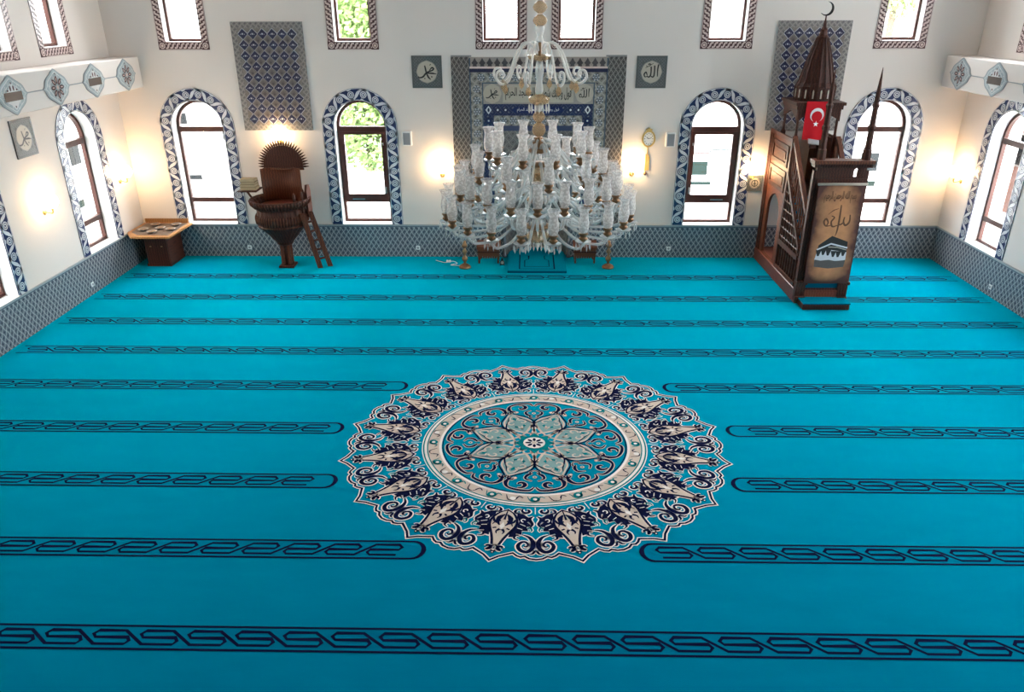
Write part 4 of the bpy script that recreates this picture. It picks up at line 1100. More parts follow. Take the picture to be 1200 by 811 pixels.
    for px in (ML+.04, MR-.04):
        b = w(); a = [(KY-.34+.68*i/8, 3.07-.16+.12*sin(PI*i/8)) for i in range(9)]
        b.prism([(KY-.37, 3.09), (KY-.37, 2.88)]+a+[(KY+.37, 2.88), (KY+.37, 3.09)], px-.02, px+.02, 'x'); b.build('kiosk_arch', [D], t)
    w().box((ML+.0, KY-.40, 3.08), (MR, KY+.40, 3.16)).build('kiosk_cornice', [D], t); w().box((ML-.03, KY-.43, 3.15), (MR+.03, KY+.43, 3.20)).build('kiosk_cornice', [D], t)
    b = w(); b.lathe([(.34, 3.20), (.335, 3.42), (.345, 3.44), (.30, 3.50), (.20, 3.90), (.098, 4.22), (.105, 4.235), (.075, 4.26), (.055, 4.33), (.062, 4.35), (.030, 4.39), (.026, 4.46), (.014, 4.50), (.010, 4.575)], 16, (MX, KY, 0), 0, False, True, PI/16, lambda i: 1.0 if i % 2 else .93); b.build('spire_roof', [D], t)
    sl = MB(); sl.prism([(-.012, 0), (.012, 0), (.012, .12), (0, .15), (-.012, .12)], -.006, 0, 'y'); slm = sl.mesh('roof_slit', ['cream_tile'])
    rb = MB(); rb.tube([(0, -.338, 3.20), (0, -.345, 3.43), (0, -.30, 3.51), (0, -.20, 3.91), (0, -.10, 4.22)], .012, 5, 0, False); rbm = rb.mesh('roof_rib', [D])
    for k in range(16):
        a = 2*PI*(k+.5)/16; link('roof_rib', rbm, t, (0, KY+1.5, 0), a)
        if k % 2 == 0 or True:
            o = link('roof_slit', slm, t, (.332*sin(2*PI*k/16), KY+1.5-.332*cos(2*PI*k/16), 3.25), 2*PI*k/16)
    b = w(); n = 22; r1 = .112; c2 = (.030, .026); r2 = .098
    # crescent: thick in the middle, drawn to two points
    pts_o = []; pts_i = []
    for i in range(n+1):
        a = math.radians(88-232*i/n); th = .034*sin(PI*i/n)+.002
        pts_o.append((r1*cos(a), r1*sin(a))); pts_i.append(((r1-th)*cos(a), (r1-th)*sin(a)))
    b = MB(lambda p: p+Vector((0, KY+1.5, 4.680))); b.prism(pts_o+pts_i[::-1], -.012, .012, 'y'); b.build('crescent', ['black_iron'], t)
minbar()

# flag, banner and open book of the minbar
def flag():
    y0 = -1.305; t = tag(empty('flag', (4.805, y0, 2.90)), 'red flag with white crescent and star hanging from the minbar canopy', 'flag')
    W, H = .365, .65; n, m = 10, 6
    fold = lambda u, v: .008*sin(9*u+2*v)*(1-v)
    b = MB(); pts = [(-W/2+W*i/n, fold(i/n, j/m), -H/2+H*j/m) for j in range(m+1) for i in range(n+1)]
    b.add(pts, [(j*(n+1)+i, j*(n+1)+i+1, (j+1)*(n+1)+i+1, (j+1)*(n+1)+i) for j in range(m) for i in range(n)], 0, True)
    q = [(p[0], p[1]+.004, p[2]) for p in pts]; b.add(q, [(j*(n+1)+i, (j+1)*(n+1)+i, (j+1)*(n+1)+i+1, j*(n+1)+i+1) for j in range(m) for i in range(n)], 0, True)
    b.build('cloth', ['flag_red'], t)
    fl = Flat(lambda u, v, h: Vector((u, fold((u+W/2)/W, (v+H/2)/H)-h-.002, v)))
    o, i_ = [], []
    for k in range(25):
        a = math.radians(-62+304*k/24); o.append((.02+.118*cos(a), .095+.118*sin(a)))
    c2 = (.02, .068); r2 = .093
    a0 = math.atan2(o[0][1]-c2[1], o[0][0]-c2[0]); a1 = math.atan2(o[-1][1]-c2[1], o[-1][0]-c2[0])
    if a1 < a0: a1 += 2*PI
    i_ = [(c2[0]+r2*cos(a0+(a1-a0)*k/24), c2[1]+r2*sin(a0+(a1-a0)*k/24)) for k in range(25)]
    fl.strip(o, i_, 0, 0); fl.build('crescent', ['flag_white'], t)
    fl = Flat(lambda u, v, h: Vector((u, fold((u+W/2)/W, (v+H/2)/H)-h-.002, v)))
    fl.poly([((.052 if k % 2 == 0 else .021)*sin(PI*k/5)+.02, -.055+(.052 if k % 2 == 0 else .021)*cos(PI*k/5)) for k in range(10)], 0, 0); fl.build('star', ['flag_white'], t)
    MB().tube([(-W/2-.01, .002, H/2+.005), (W/2+.01, .002, H/2+.005)], .008, 6).build('rod', ['black_iron'], t)
flag()
def banner():
    y0 = -2.70; z0, z1 = .40, 2.10; W = .74; H = z1-z0; n, m = 4, 24
    t = tag(empty('banner', (4.90, y0, z0)), 'brown printed banner with Kaaba picture hanging in the minbar gate', 'banner')
    bulge = lambda v: -.035*math.exp(-((v-.075)/.045)**2)-.010*sin(PI*v)
    b = MB(); P = [(-W/2+W*i/n, bulge(j/m), H*j/m) for j in range(m+1) for i in range(n+1)]; UV = [(i/n, j/m) for j in range(m+1) for i in range(n+1)]
    b.add(P, [(j*(n+1)+i, j*(n+1)+i+1, (j+1)*(n+1)+i+1, (j+1)*(n+1)+i) for j in range(m) for i in range(n)], 0, True, UV)
    b.add([(p[0], p[1]+.005, p[2]) for p in P], [(j*(n+1)+i, (j+1)*(n+1)+i, (j+1)*(n+1)+i+1, j*(n+1)+i+1) for j in range(m) for i in range(n)], 0, True, UV)
    b.build('cloth', ['banner_print'], t)
    MB().tube([(-W/2-.02, -.006, H), (W/2+.03, -.006, H)], .022, 8).build('rod', ['banner_rod'], t)
    pl_ = lambda u, v, h: Vector((u, bulge(v/H)-h-.001, v))
    # Kaaba: two black faces, white skirt with dark drapes, grey band
    fl = Flat(pl_); k = lambda *q: [(x*.74-.37+.0, z) for x, z in q]
    fl.poly(k((.16, .43), (.20, .68), (.47, .84), (.84, .74), (.86, .43)), 0, 0)
    fl.poly(k((.17, .30), (.16, .44), (.86, .44), (.84, .30), (.50, .27)), 1, 0)
    fl.poly(k((.155, .42), (.185, .56), (.48, .60), (.85, .56), (.855, .42), (.48, .395)), 2, 1)
    fl.stroke(k((.175, .60), (.475, .705), (.855, .635)), .026, 2, 1); fl.stroke(k((.42, .65), (.62, .645), (.84, .60)), .016, 3, 2)
    for i, x in enumerate((.22, .33, .44, .56, .67, .78)):
        z = .575+.02*sin(i*1.3); fl.poly(k((x-.065, z+.02), (x+.065, z+.02), (x+.02, z-.085), (x-.02, z-.085)), 0, 2)
    fl.poly(k((.16, .43), (.30, .41), (.48, .425), (.66, .40), (.855, .425), (.84, .36), (.48, .345), (.165, .36)), 1, 2)
    fl.build('kaaba_print', ['kaaba_black', 'kaaba_grey', 'kaaba_white', 'banner_rod'], t)
    fl = Flat(pl_); c = (.01, 1.10); P2 = lambda *q: catmull([(c[0]+x, c[1]+z) for x, z in q], 5)
    fl.stroke(P2((.03, .26), (.035, .05), (.03, -.17), (.01, -.27)), [.020, .030, .026, .006], 0, 0)
    fl.stroke(P2((.20, .10), (.205, -.02), (.15, -.08), (.11, -.02), (.115, .06)), [.022, .032, .030, .02], 0, 0)
    fl.stroke(P2((.115, -.03), (.06, -.07), (.03, -.04)), .024, 0, 0)
    fl.stroke(P2((.02, -.08), (-.06, -.10), (-.09, -.02), (-.05, .05), (-.10, .08)), [.014, .03, .026, .014], 0, 0)
    fl.stroke(P2((-.08, -.08), (-.17, -.09), (-.21, -.02), (-.18, .03), (-.14, -.03), (-.16, -.09)), [.012, .03, .028, .02], 0, 0)
    fl.stroke(P2((-.16, .10), (-.08, .17), (.0, .20)), [.006, .016, .006], 0, 0)
    fl.build('script_print', ['banner_ink'], t)
    lettering(shape_arabic('بسم الله الرحمن الرحيم'), .52, .20, 'banner_ink', t, (0, bulge(.84)-.006, 1.49), .03)
banner()
def book_rest():
    t = tag(empty('book_rest', (4.80, -1.40, 2.55)), 'small white framed text leaning below the flag on the minbar', 'framed text')
    b = MB(); b.prism(rect(-.10, -.055, .10, .055), -.010, 0, 'y'); o = b.build('frame', ['silver'], t); o.rotation_euler = (-.8, .15, 0)
    b = MB(); b.prism(rect(-.08, -.04, .08, .04), -.013, -.009, 'y'); o = b.build('sheet', ['grey_mesh'], t); o.rotation_euler = (-.8, .15, 0)
    MB().box((-.05, -.02, -.10), (.05, .045, -.045)).build('foot', ['dark_wood'], t)
book_rest()

# ---------------------------------------------------------------- preaching chair on a pedestal
KX, KYY = -4.96, -.66
def pulpit():
    t = tag(empty('pulpit', (KX, KYY, 0)), 'dark wooden cup-shaped pulpit with spiked fan-shaped backboard and ladder', 'pulpit')
    D = 'dark_wood'
    MB().box((-.15, -.15, 0), (.15, .15, .05), 0, .01).build('foot', [D], t)
    for i in range(4):
        a = PI/4+i*PI/2; b = MB(); b.lathe([(.045, .05), (.038, .08), (.036, .44), (.05, .50)], 10, (.095*cos(a), .095*sin(a), 0)); b.build('pedestal_shaft', ['mid_wood'], t)
    MB().lathe([(.07, .05), (.07, .5)], 8).build('pedestal_core', [D], t)
    fl = lambda i: 1.0 if i % 2 else .975
    MB().lathe([(.10, .44), (.15, .47), (.17, .52), (.24, .60), (.31, .69), (.40, .79), (.45, .84)], 48, (0, 0, 0), 0, False, True, 0, fl).build('bowl_underside', [D], t)
    MB().lathe([(.45, .84), (.478, .865), (.458, .89), (.492, .95), (.494, 1.05), (.468, 1.10), (.46, 1.17), (.472, 1.21), (.52, 1.24), (.565, 1.31), (.575, 1.375), (.55, 1.38), (.50, 1.35), (.45, 1.28), (.45, 1.15), (0, 1.12)], 48, (0, 0, 0), 0, False, True, 0, fl).build('bowl', [D], t)
    rib = MB(); rib.tube([(.494, 0, .92), (.502, 0, 1.0), (.496, 0, 1.05), (.474, 0, 1.09)], .009, 5); rm = rib.mesh('bowl_rib', ['mid_wood']); rib = MB(); rib.tube([(.50, 0, 1.225), (.565, 0, 1.295), (.577, 0, 1.36)], .010, 5); rm2 = rib.mesh('rim_bead', ['mid_wood'])
    for k in range(56): link('bowl_rib', rm, t, (0, 0, 0), 2*PI*k/56); link('rim_bead', rm2, t, (0, 0, 0), 2*PI*k/56)
    MB().lathe([(.0, 1.20), (.41, 1.20), (.41, 1.24), (.38, 1.26), (0, 1.27)], 24).build('seat_cushion', ['red_wood'], t)
    # curved backboard with a fan of spikes on top
    yb = .38; R = .39
    pts = []; n = 14
    b = MB(); 
    arcp = lambda i, r: (r*sin(-1.15+2.3*i/n)*1.08, yb-.30+.30*cos((-1.15+2.3*i/n))*1.0)
    lo = [arcp(i, R) for i in range(n+1)]
    P = [(x, y, z) for z in (1.15, 1.88) for x, y in lo]+[(x, y+.03, z) for z in (1.15, 1.88) for x, y in lo]
    m = n+1
    f = [(i, i+1, m+i+1, m+i) for i in range(n)]+[(2*m+i, 3*m+i, 3*m+i+1, 2*m+i+1) for i in range(n)]+[(m+i, m+i+1, 3*m+i+1, 3*m+i) for i in range(n)]+[(i, 2*m+i, 2*m+i+1, i+1) for i in range(n)]
    b.add(P, f, 0, True); b.build('backboard', ['mid_wood'], t)
    c = (0.03, 1.90); b = MB(); b.prism([(c[0]-.385, 1.86)]+[(c[0]-.385*cos(PI*i/28), c[1]+.40*sin(PI*i/28)) for i in range(29)]+[(c[0]+.385, 1.86)], yb-.02, yb+.03, 'y'); b.build('fan_board', [D], t)
    sp = MB(); sp.prism([(-.014, 0), (.014, 0), (.019, .04), (.003, .12), (-.003, .12), (-.019, .04)], -.012, .012, 'y'); sm_ = sp.mesh('spike', [D])
    for k in range(29):
        a = PI*k/28; o = link('spike', sm_, t, (c[0]-.372*cos(a), yb+.005, c[1]+.388*sin(a))); o.rotation_euler = (0, a-PI/2, 0)
    MB().box((-.37, yb-.045, 1.84), (.43, yb-.012, 1.875)).build('fan_sill', ['mid_wood'], t)
    # entry posts and curved arm panel on the ladder side
    for px, py in ((.36, -.28), (.46, -.12), (.42, .12)):
        MB().lathe([(.028, .95), (.022, 1.02), (.026, 1.2), (.018, 1.3), (.030, 1.40), (.028, 1.46), (.018, 1.50), (.0, 1.53)], 8, (px, py, 0)).build('entry_post', [D], t)
    b = MB(); b.prism([(-.05, 1.02), (.18, 1.02), (.22, 1.08), (.22, 1.48), (.16, 1.60), (.02, 1.62), (-.05, 1.5)], .50, .545, 'x'); b.build('arm_panel', [D], t)
    # small book ledge on the other side
    MB().box((-.76, -.12, 1.505), (-.40, .26, 1.53)).build('book_ledge', [D], t); MB().tube([(-.66, .07, 1.505), (-.54, .05, 1.33)], .02, 6).build('ledge_bracket', [D], t)
    # ladder
    A = [Vector((.50, -.10, 1.12)), Vector((.60, .0, 1.12))]; 
    top0, bot0, top1, bot1 = Vector((.47, -.30, 1.10)), Vector((.70, -.07, .0)), Vector((.53, .02, 1.10)), Vector((.86, .03, .0))
    top0, bot0 = Vector((.46, -.22, 1.12)), Vector((.665, -.10, .0)); top1, bot1 = Vector((.56, -.02, 1.12)), Vector((.835, .02, .0))
    la = None
    for a, c_ in ((top0, bot0), (top1, bot1)):
        b = MB(); d = (c_-a).normalized(); s1 = Vector((.045, .018, 0)); s2 = Vector((-.012, .026, 0))
        q = [a+s1+s2, a+s1-s2, a-s1-s2, a-s1+s2, c_+s1+s2, c_+s1-s2, c_-s1-s2, c_-s1+s2]
        b.add([tuple(x) for x in q], [(0,1,2,3),(7,6,5,4),(0,4,5,1),(1,5,6,2),(2,6,7,3),(3,7,4,0)]); b.build('ladder_rail', ['mid_wood'], t)
    for k in range(1, 6):
        f_ = k/6; MB().tube([top0.lerp(bot0, f_), top1.lerp(bot1, f_)], .022, 6).build('ladder_rung', [D], t)
pulpit()
def book(x, y, z, w, d, h, rz, m, label):
    t = tag(empty('book', (x, y, z), rz), label, 'book', 'books on the pulpit ledge')
    for z0, z1 in ((0, .006), (h-.006, h)): MB().box((-w/2, -d/2, z0), (w/2, d/2, z1)).build('cover', [m], t)
    MB().box((-w/2, d/2-.006, 0), (w/2, d/2, h)).build('spine', [m], t)
    MB().box((-w/2+.008, -d/2+.006, .006), (w/2-.008, d/2-.006, h-.006)).build('pages', ['paper'], t)
book(KX-.575, KYY+.06, 1.531, .31, .23, .05, .04, 'book_beige', 'thick beige book at the bottom of the pulpit stack')
book(KX-.585, KYY+.07, 1.582, .29, .21, .055, -.08, 'book_olive', 'olive brown book second from the bottom of the pulpit stack')
book(KX-.57, KYY+.06, 1.638, .28, .20, .045, .05, 'book_brown', 'dark brown book second from the top of the pulpit stack')
book(KX-.58, KYY+.06, 1.684, .28, .20, .05, -.03, 'book_beige', 'pale gilt-edged book on top of the pulpit stack')

# ---------------------------------------------------------------- corner cabinet with dishes
def cabinet():
    t = tag(empty('corner_cabinet', (-7.52, -.4, 0)), 'dark corner cabinet with light wooden top covered with metal dishes', 'cabinet')
    X, Y = -7.52, -.4; w = lambda: MB(lambda p: p-Vector((X, Y, 0)))
    w().box((-7.76, -.70, .03), (-7.30, -.05, .68), 0, .008).build('body', ['dark_wood'], t)
    w().box((-7.78, -.71, 0), (-7.29, -.04, .05)).build('plinth', ['dark_wood'], t)
    for x0, x1 in ((-7.745, -7.535), (-7.525, -7.315)):
        d = w().box((x0, -.712, .07), (x1, -.70, .66)).build('door', ['dark_wood'], t)
        w().box(((x0+x1)/2-.015, -.722, .40), ((x0+x1)/2+.015, -.712, .42)).build('knob', ['bronze'], d)
    b = w(); b.prism([(-7.80, -1.10), (-7.05, -1.10), (-7.02, -.06), (-8.0, -.06), (-8.0, -.8)], .68, .715, 'z'); b.build('top', ['gold_wood'], t)
    b = w(); b.prism([(-7.72, -.98), (-7.12, -.98), (-7.10, -.12), (-7.93, -.12), (-7.93, -.76)], .715, .721, 'z'); b.build('inset', ['brass_plate'], t)
    b = w(); b.prism([(-7.98, -.06), (-7.10, -.06), (-7.10, -.04), (-7.98, -.04)], .715, .80, 'z'); b.build('backsplash', ['gold_wood'], t)
cabinet()
dish = MB(); dish.lathe([(.03, 0), (.05, .01), (.095, .03), (.10, .034), (.092, .034), (.05, .018), (0, .016)], 16); dishm = dish.mesh('bowl', ['silver']); fillm = MB().lathe([(0, .03), (.04, .028), (.07, .022), (.078, .024)], 12).mesh('filling', ['book_brown'])
lab = ['metal dish at the front edge of the corner cabinet top', 'metal dish in the middle of the corner cabinet top', 'metal dish near the niche wall on the corner cabinet', 'metal dish against the side wall on the corner cabinet', 'metal dish beside the backsplash corner of the cabinet', 'metal dish at the window end of the corner cabinet']
for k, (x, y) in enumerate(((-7.50, -.82), (-7.46, -.54), (-7.25, -.28), (-7.74, -.66), (-7.66, -.30), (-7.22, -.62))):
    t = tag(empty('metal_dish', (x, y, .7225)), lab[k], 'dish', 'dishes on the corner cabinet'); link('bowl', dishm, t); link('filling', fillm, t)

# ---------------------------------------------------------------- things standing before the niche
def niche_rug():
    t = tag(empty('niche_rug', (0, -.5, 0)), 'dark teal rug with navy border reaching into the prayer niche', 'rug')
    hw = .575; o = [(-hw, -.56), (hw, -.56), (hw, .60)]+[(hw*cos(PI*i/16), .60+.40*sin(PI*i/16)) for i in range(1, 16)]+[(-hw, .60)]
    b = MB(); b.prism(o, .004, .05, 'z'); b.build('pile', ['rug_teal'], t)
    fl = Flat(lambda u, v, h: Vector((u, v, .05+h)))
    fl.stroke([(-.34, .46), (-.34, -.44), (.34, -.44), (.34, .46)], .022, 0, 0); fl.stroke([(-.22, .40), (-.16, .40), (-.16, .18), (-.24, .10), (-.24, -.30), (.24, -.30), (.24, .10), (.16, .18), (.16, .40), (.22, .40)], .016, 0, 0)
    fl.build('border_line', ['carpet_navy'], t)
niche_rug()
b = MB(); b.prism([(NR*cos(PI*i/16), NR*.9*sin(PI*i/16)+.0) for i in range(17)], -.05, .003, 'z'); o = b.build('niche_floor', ['carpet'], floor)
def candlestick(x, y, label):
    t = tag(empty('candlestick', (x, y, 0)), label, 'candlestick')
    MB().lathe([(.115, 0), (.12, .02), (.10, .05), (.06, .075), (.035, .09)], 16).build('base', ['antique_gold'], t)
    MB().lathe([(.028, .085), (.024, .12), (.055, .17), (.058, .20), (.026, .25), (.022, .28), (.048, .32), (.05, .345), (.022, .39), (.026, .41)], 14).build('stem', ['bronze'], t)
    MB().lathe([(.026, .405), (.055, .43), (.06, .46), (.036, .50), (.028, .55), (.0, .555)], 14).build('socket', ['antique_gold'], t)
candlestick(-1.42, -.73, 'copper candlestick on the carpet beside the white cable')
candlestick(1.405, -.70, 'copper candlestick on the carpet on the clock side of the niche')
def reading_desk(x, y, label):
    t = tag(empty('reading_desk', (x, y, 0)), label, 'reading desk')
    w_, d = .235, .17
    b = MB(); b.prism([(-d, .30), (d, .34), (d, .40), (-d, .355)], -w_, w_, 'x'); b.build('top', ['desk_wood'], t)
    MB().box((-w_+.02, -d+.02, .16), (w_-.02, d-.02, .31)).build('box', ['desk_wood'], t)
    MB().box((-w_+.0, -d+.005, .235), (w_, -d+.02, .26)).build('moulding', ['dark_wood'], t)
    for k in range(9): MB().prism([(-.022, 0), (.022, 0), (.018, -.04), (0, -.06), (-.018, -.04)], -.012, 0, 'y').build('apron_drop', ['desk_wood'], t, (-.19+.38*k/8, -d+.03, .165))
    for sx in (-1, 1):
        for sy in (-1, 1): MB().lathe([(.012, 0), (.022, .03), (.016, .08), (.026, .14), (.026, .18)], 8, (sx*(w_-.045), sy*(d-.045), 0)).build('leg', ['desk_wood'], t)
reading_desk(-.965, -.33, 'low wooden reading desk between the niche and the cable-side candlestick')
reading_desk(.965, -.31, 'low wooden reading desk between the niche and the clock-side candlestick')
t = tag(empty('desk_clock', (-.69, -.55, 0)), 'small dark round-faced clock on the carpet beside the niche rug', 'clock')
b = MB(); b.prism([(.045*cos(2*PI*i/16), .055+.045*sin(2*PI*i/16)) for i in range(16)], -.02, .02, 'y'); b.build('case', ['black_iron'], t)
b = MB(); b.prism([(.032*cos(2*PI*i/16), .055+.032*sin(2*PI*i/16)) for i in range(16)], -.024, -.019, 'y'); b.build('face', ['cream_tile'], t)
MB().box((-.05, -.03, 0), (.05, .03, .014)).build('foot', ['black_iron'], t); MB().box((-.02, -.012, .09), (.02, .012, .14)).build('bell', ['black_iron'], t)
b = MB(); b.tube(catmull([(-2.05, -.28, .006), (-1.85, -.42, .006), (-1.70, -.34, .006), (-1.60, -.48, .006), (-1.72, -.58, .006), (-1.56, -.62, .006), (-1.51, -.56, .006)], 6), .006, 6)
tag(b.build('cable', ['white_plastic']), 'thin white cable lying on the carpet beside a candlestick', 'cable')
t = tag(empty('extension_socket', (-1.78, -.38, 0)), 'small white extension socket lying on the carpet by the cable', 'socket')
MB().box((-.045, -.03, 0), (.045, .03, .04), 0, .006).build('body', ['white_plastic'], t); MB().lathe([(.018, 0), (.018, .003)], 10, (0, 0, .039)).build('recess', ['grey_mesh'], t)
# ---------------------------------------------------------------- chandelier
CX, CY = -.09, -7.3
def drops(b, r, z, n, l, w, mat=0):
    """a ring of cut-glass drops"""
    for k in range(n):
        a = 2*PI*k/n; c = Vector((r*cos(a), r*sin(a), z)); 
        b.add([c, c+Vector((w, 0, -l*.65)), c+Vector((0, w, -l*.65)), c+Vector((-w, 0, -l*.65)), c+Vector((0, -w, -l*.65)), c+Vector((0, 0, -l))], [(0,1,2),(0,2,3),(0,3,4),(0,4,1),(5,2,1),(5,3,2),(5,4,3),(5,1,4)], mat)
def chandelier():
    t = tag(empty('chandelier', (CX, CY, 2.4)), 'huge crystal chandelier with four rings of glass shades on curved arms', 'chandelier')
    O = lambda z: (0, 0, z-2.4)
    def lz(name, prof, m, n=20, fl=None): return MB().lathe([(r, z-2.4) for r, z in prof], n, (0, 0, 0), 0, fl is None, True, 0, fl).build(name, [m], t)
    flute = lambda i: 1.0 if i % 2 else .90
    # central stem from the bottom bowl to the top
    lz('bottom_finial', [(0, 2.40), (.018, 2.43), (.03, 2.46), (.012, 2.49)], 'crystal')
    lz('bottom_bowl', [(.02, 2.48), (.085, 2.50), (.12, 2.54), (.115, 2.58), (.06, 2.61), (.03, 2.63)], 'amber_glass', 24, flute)
    lz('stem_column', [(.03, 2.63), (.04, 2.70), (.028, 2.80), (.05, 2.90), (.05, 2.98), (.028, 3.04), (.028, 3.10)], 'crystal')
    lz('stem_ball', [(.03, 3.10), (.065, 3.15), (.075, 3.20), (.06, 3.25), (.03, 3.29)], 'amber_glass')
    for z, r in ((2.66, .12), (2.94, .11), (3.30, .10), (3.44, .095)):
        lz('hub', [(.03, z-.02), (r, z-.02), (r+.012, z), (r, z+.02), (.03, z+.03)], 'antique_gold')
    lz('stem_basket', [(.035, 3.44), (.055, 3.47), (.06, 3.52), (.04, 3.57)], 'antique_gold', 24, flute)
    lz('stem_ball', [(.02, 3.57), (.055, 3.60), (.068, 3.64), (.055, 3.69), (.02, 3.71)], 'amber_glass')
    lz('stem_ball', [(.02, 3.71), (.05, 3.735), (.062, 3.77), (.05, 3.80), (.02, 3.82)], 'amber_glass')
    lz('stem_column', [(.02, 3.81), (.03, 3.84), (.045, 3.87), (.03, 3.90)], 'crystal')
    lz('drip_bowl', [(.03, 3.87), (.09, 3.90), (.11, 3.935), (.09, 3.955), (.03, 3.98)], 'amber_glass', 24, flute)
    lz('stem_column', [(.03, 3.98), (.04, 4.02), (.028, 4.10), (.045, 4.20), (.03, 4.28)], 'crystal')
    lz('upper_plate', [(.03, 4.28), (.10, 4.30), (.125, 4.33), (.05, 4.345)], 'amber_glass', 24, flute)
    lz('stem_core', [(.016, 4.33), (.016, 4.46)], 'antique_gold', 10)
    lz('neck', [(.03, 4.45), (.035, 4.47), (.022, 4.50), (.042, 4.55), (.045, 4.58), (.025, 4.60)], 'crystal')
    for z in (4.64, 4.755, 4.93, 5.05):
        lz('stem_ball', [(.02, z-.055), (.055, z-.03), (.070, z), (.055, z+.03), (.02, z+.055)], 'amber_glass')
    lz('neck', [(.02, 4.81), (.045, 4.84), (.02, 4.88)], 'crystal')
    lz('hanging_rod', [(.012, 5.1), (.012, ZC+.2+DH-.02)], 'antique_gold', 8)
    for z, r, n, l in ((2.50, .105, 16, .085), (3.90, .10, 16, .10), (4.30, .11, 14, .12), (2.66, .12, 12, .09), (3.44, .10, 12, .08)):
        b = MB(); drops(b, r, z-2.4, n, l, .010); tag(b.build('drop_fringe', ['crystal'], t), kind='stuff')
    # lamp on the end of an arm: cup, drip pan with drops, etched shade
    cup = MB(); cup.lathe([(.010, -.055), (.022, -.045), (.040, -.030), (.044, -.018), (.030, -.008), (.034, .006), (.046, .022), (.044, .030), (.020, .032)], 12); cupm = cup.mesh('cup', ['antique_gold'])
    pan = MB(); pan.lathe([(.015, -.066), (.060, -.060), (.078, -.046), (.074, -.043), (.030, -.054)], 14); panm = pan.mesh('drip_pan', ['crystal'])
    dr = MB(); drops(dr, .070, -.052, 8, .085, .009); drm = dr.mesh('drop_fringe', ['crystal'])
    sh = MB(); prof = [(.030, .030), (.040, .045), (.050, .085), (.052, .12), (.045, .165), (.040, .20), (.044, .235), (.060, .268)]
    sh.lathe(prof, 16, (0, 0, 0), 0, True, False); sh.lathe([(.060, .268), (.062, .271), (.058, .270)], 16, (0, 0, 0), 0, True, False); shm = sh.mesh('shade', ['shade_glass'])
    cd_ = MB(); cd_.lathe([(.012, .03), (.012, .11), (.016, .13), (.008, .165), (0, .172)], 8); cdm = cd_.mesh('candle_bulb', ['white_plastic'])
    def tier(n, phase, R, zc, path):
        b = MB(); pts = catmull([(r, 0, z-zc) for r, z in path], 6); m = len(pts)
        b.tube(pts, [.017-.004*i/m for i in range(m)], 8); arm = b.mesh('arm', ['crystal'])
        for k in range(n):
            a = phase+2*PI*k/n
            o = link('arm', arm, t, (0, 0, zc-2.4), a)
            for nm, me in (('cup', cupm), ('drip_pan', panm), ('drop_fringe', drm), ('shade', shm), ('candle_bulb', cdm)):
                c = link(nm, me, o, (R, 0, 0))
                if nm == 'drop_fringe': c['kind'] = 'stuff'
    d = math.radians
    tier(20, d(-90-10), .95, 2.797, [(.09, 2.780), (.20, 2.800), (.34, 2.720), (.52, 2.640), (.70, 2.625), (.86, 2.650), (.94, 2.710), (.95, 2.750)])
    tier(20, d(-90-1), .815, 3.018, [(.09, 3.005), (.18, 3.040), (.32, 2.935), (.48, 2.820), (.63, 2.795), (.75, 2.835), (.81, 2.915), (.815, 2.965)])
    tier(10, d(-90+8), .65, 3.205, [(.08, 3.30), (.16, 3.33), (.28, 3.20), (.40, 3.06), (.52, 3.02), (.61, 3.06), (.648, 3.12), (.65, 3.152)])
    tier(10, d(-90-18), .50, 3.395, [(.07, 3.470), (.13, 3.510), (.22, 3.420), (.31, 3.300), (.40, 3.260), (.47, 3.290), (.498, 3.320), (.50, 3.340)])
    # broad cut canes spreading from the middle hub, and the scrolls of the crown
    b = MB(); pts = catmull([(.06, 0, 3.55-2.4), (.14, 0, 3.52-2.4), (.30, 0, 3.36-2.4), (.46, 0, 3.16-2.4), (.56, 0, 3.00-2.4)], 5); b.tube(pts, [.008]+[.013]*(len(pts)-2)+[.006], 6); cm = b.mesh('cane', ['crystal'])
    for k in range(10): link('cane', cm, t, (0, 0, 0), 2*PI*(k+.25)/10)
    q = [(.05, 4.38), (.10, 4.44), (.17, 4.43), (.24, 4.33), (.29, 4.20), (.34, 4.11), (.41, 4.09), (.465, 4.14), (.45, 4.20), (.40, 4.205), (.385, 4.165), (.41, 4.145)]
    b = MB(); b.tube(catmull([(r, 0, z-2.4) for r, z in q], 5), .0125, 8); sc = b.mesh('crown_scroll', ['white_cane'])
    dp = MB(); dp.lathe([(0, -.10), (.022, -.075), (.030, -.05), (.020, -.03), (.012, -.012), (.022, 0), (.006, .02)], 8, (.37, 0, 4.09-2.4), 0, False); dpm = dp.mesh('amber_drop', ['amber_glass'])
    for k in range(8):
        a = 2*PI*(k+.5)/8+.1; o = link('crown_scroll', sc, t, (0, 0, 0), a); link('amber_drop', dpm, o)
chandelier()
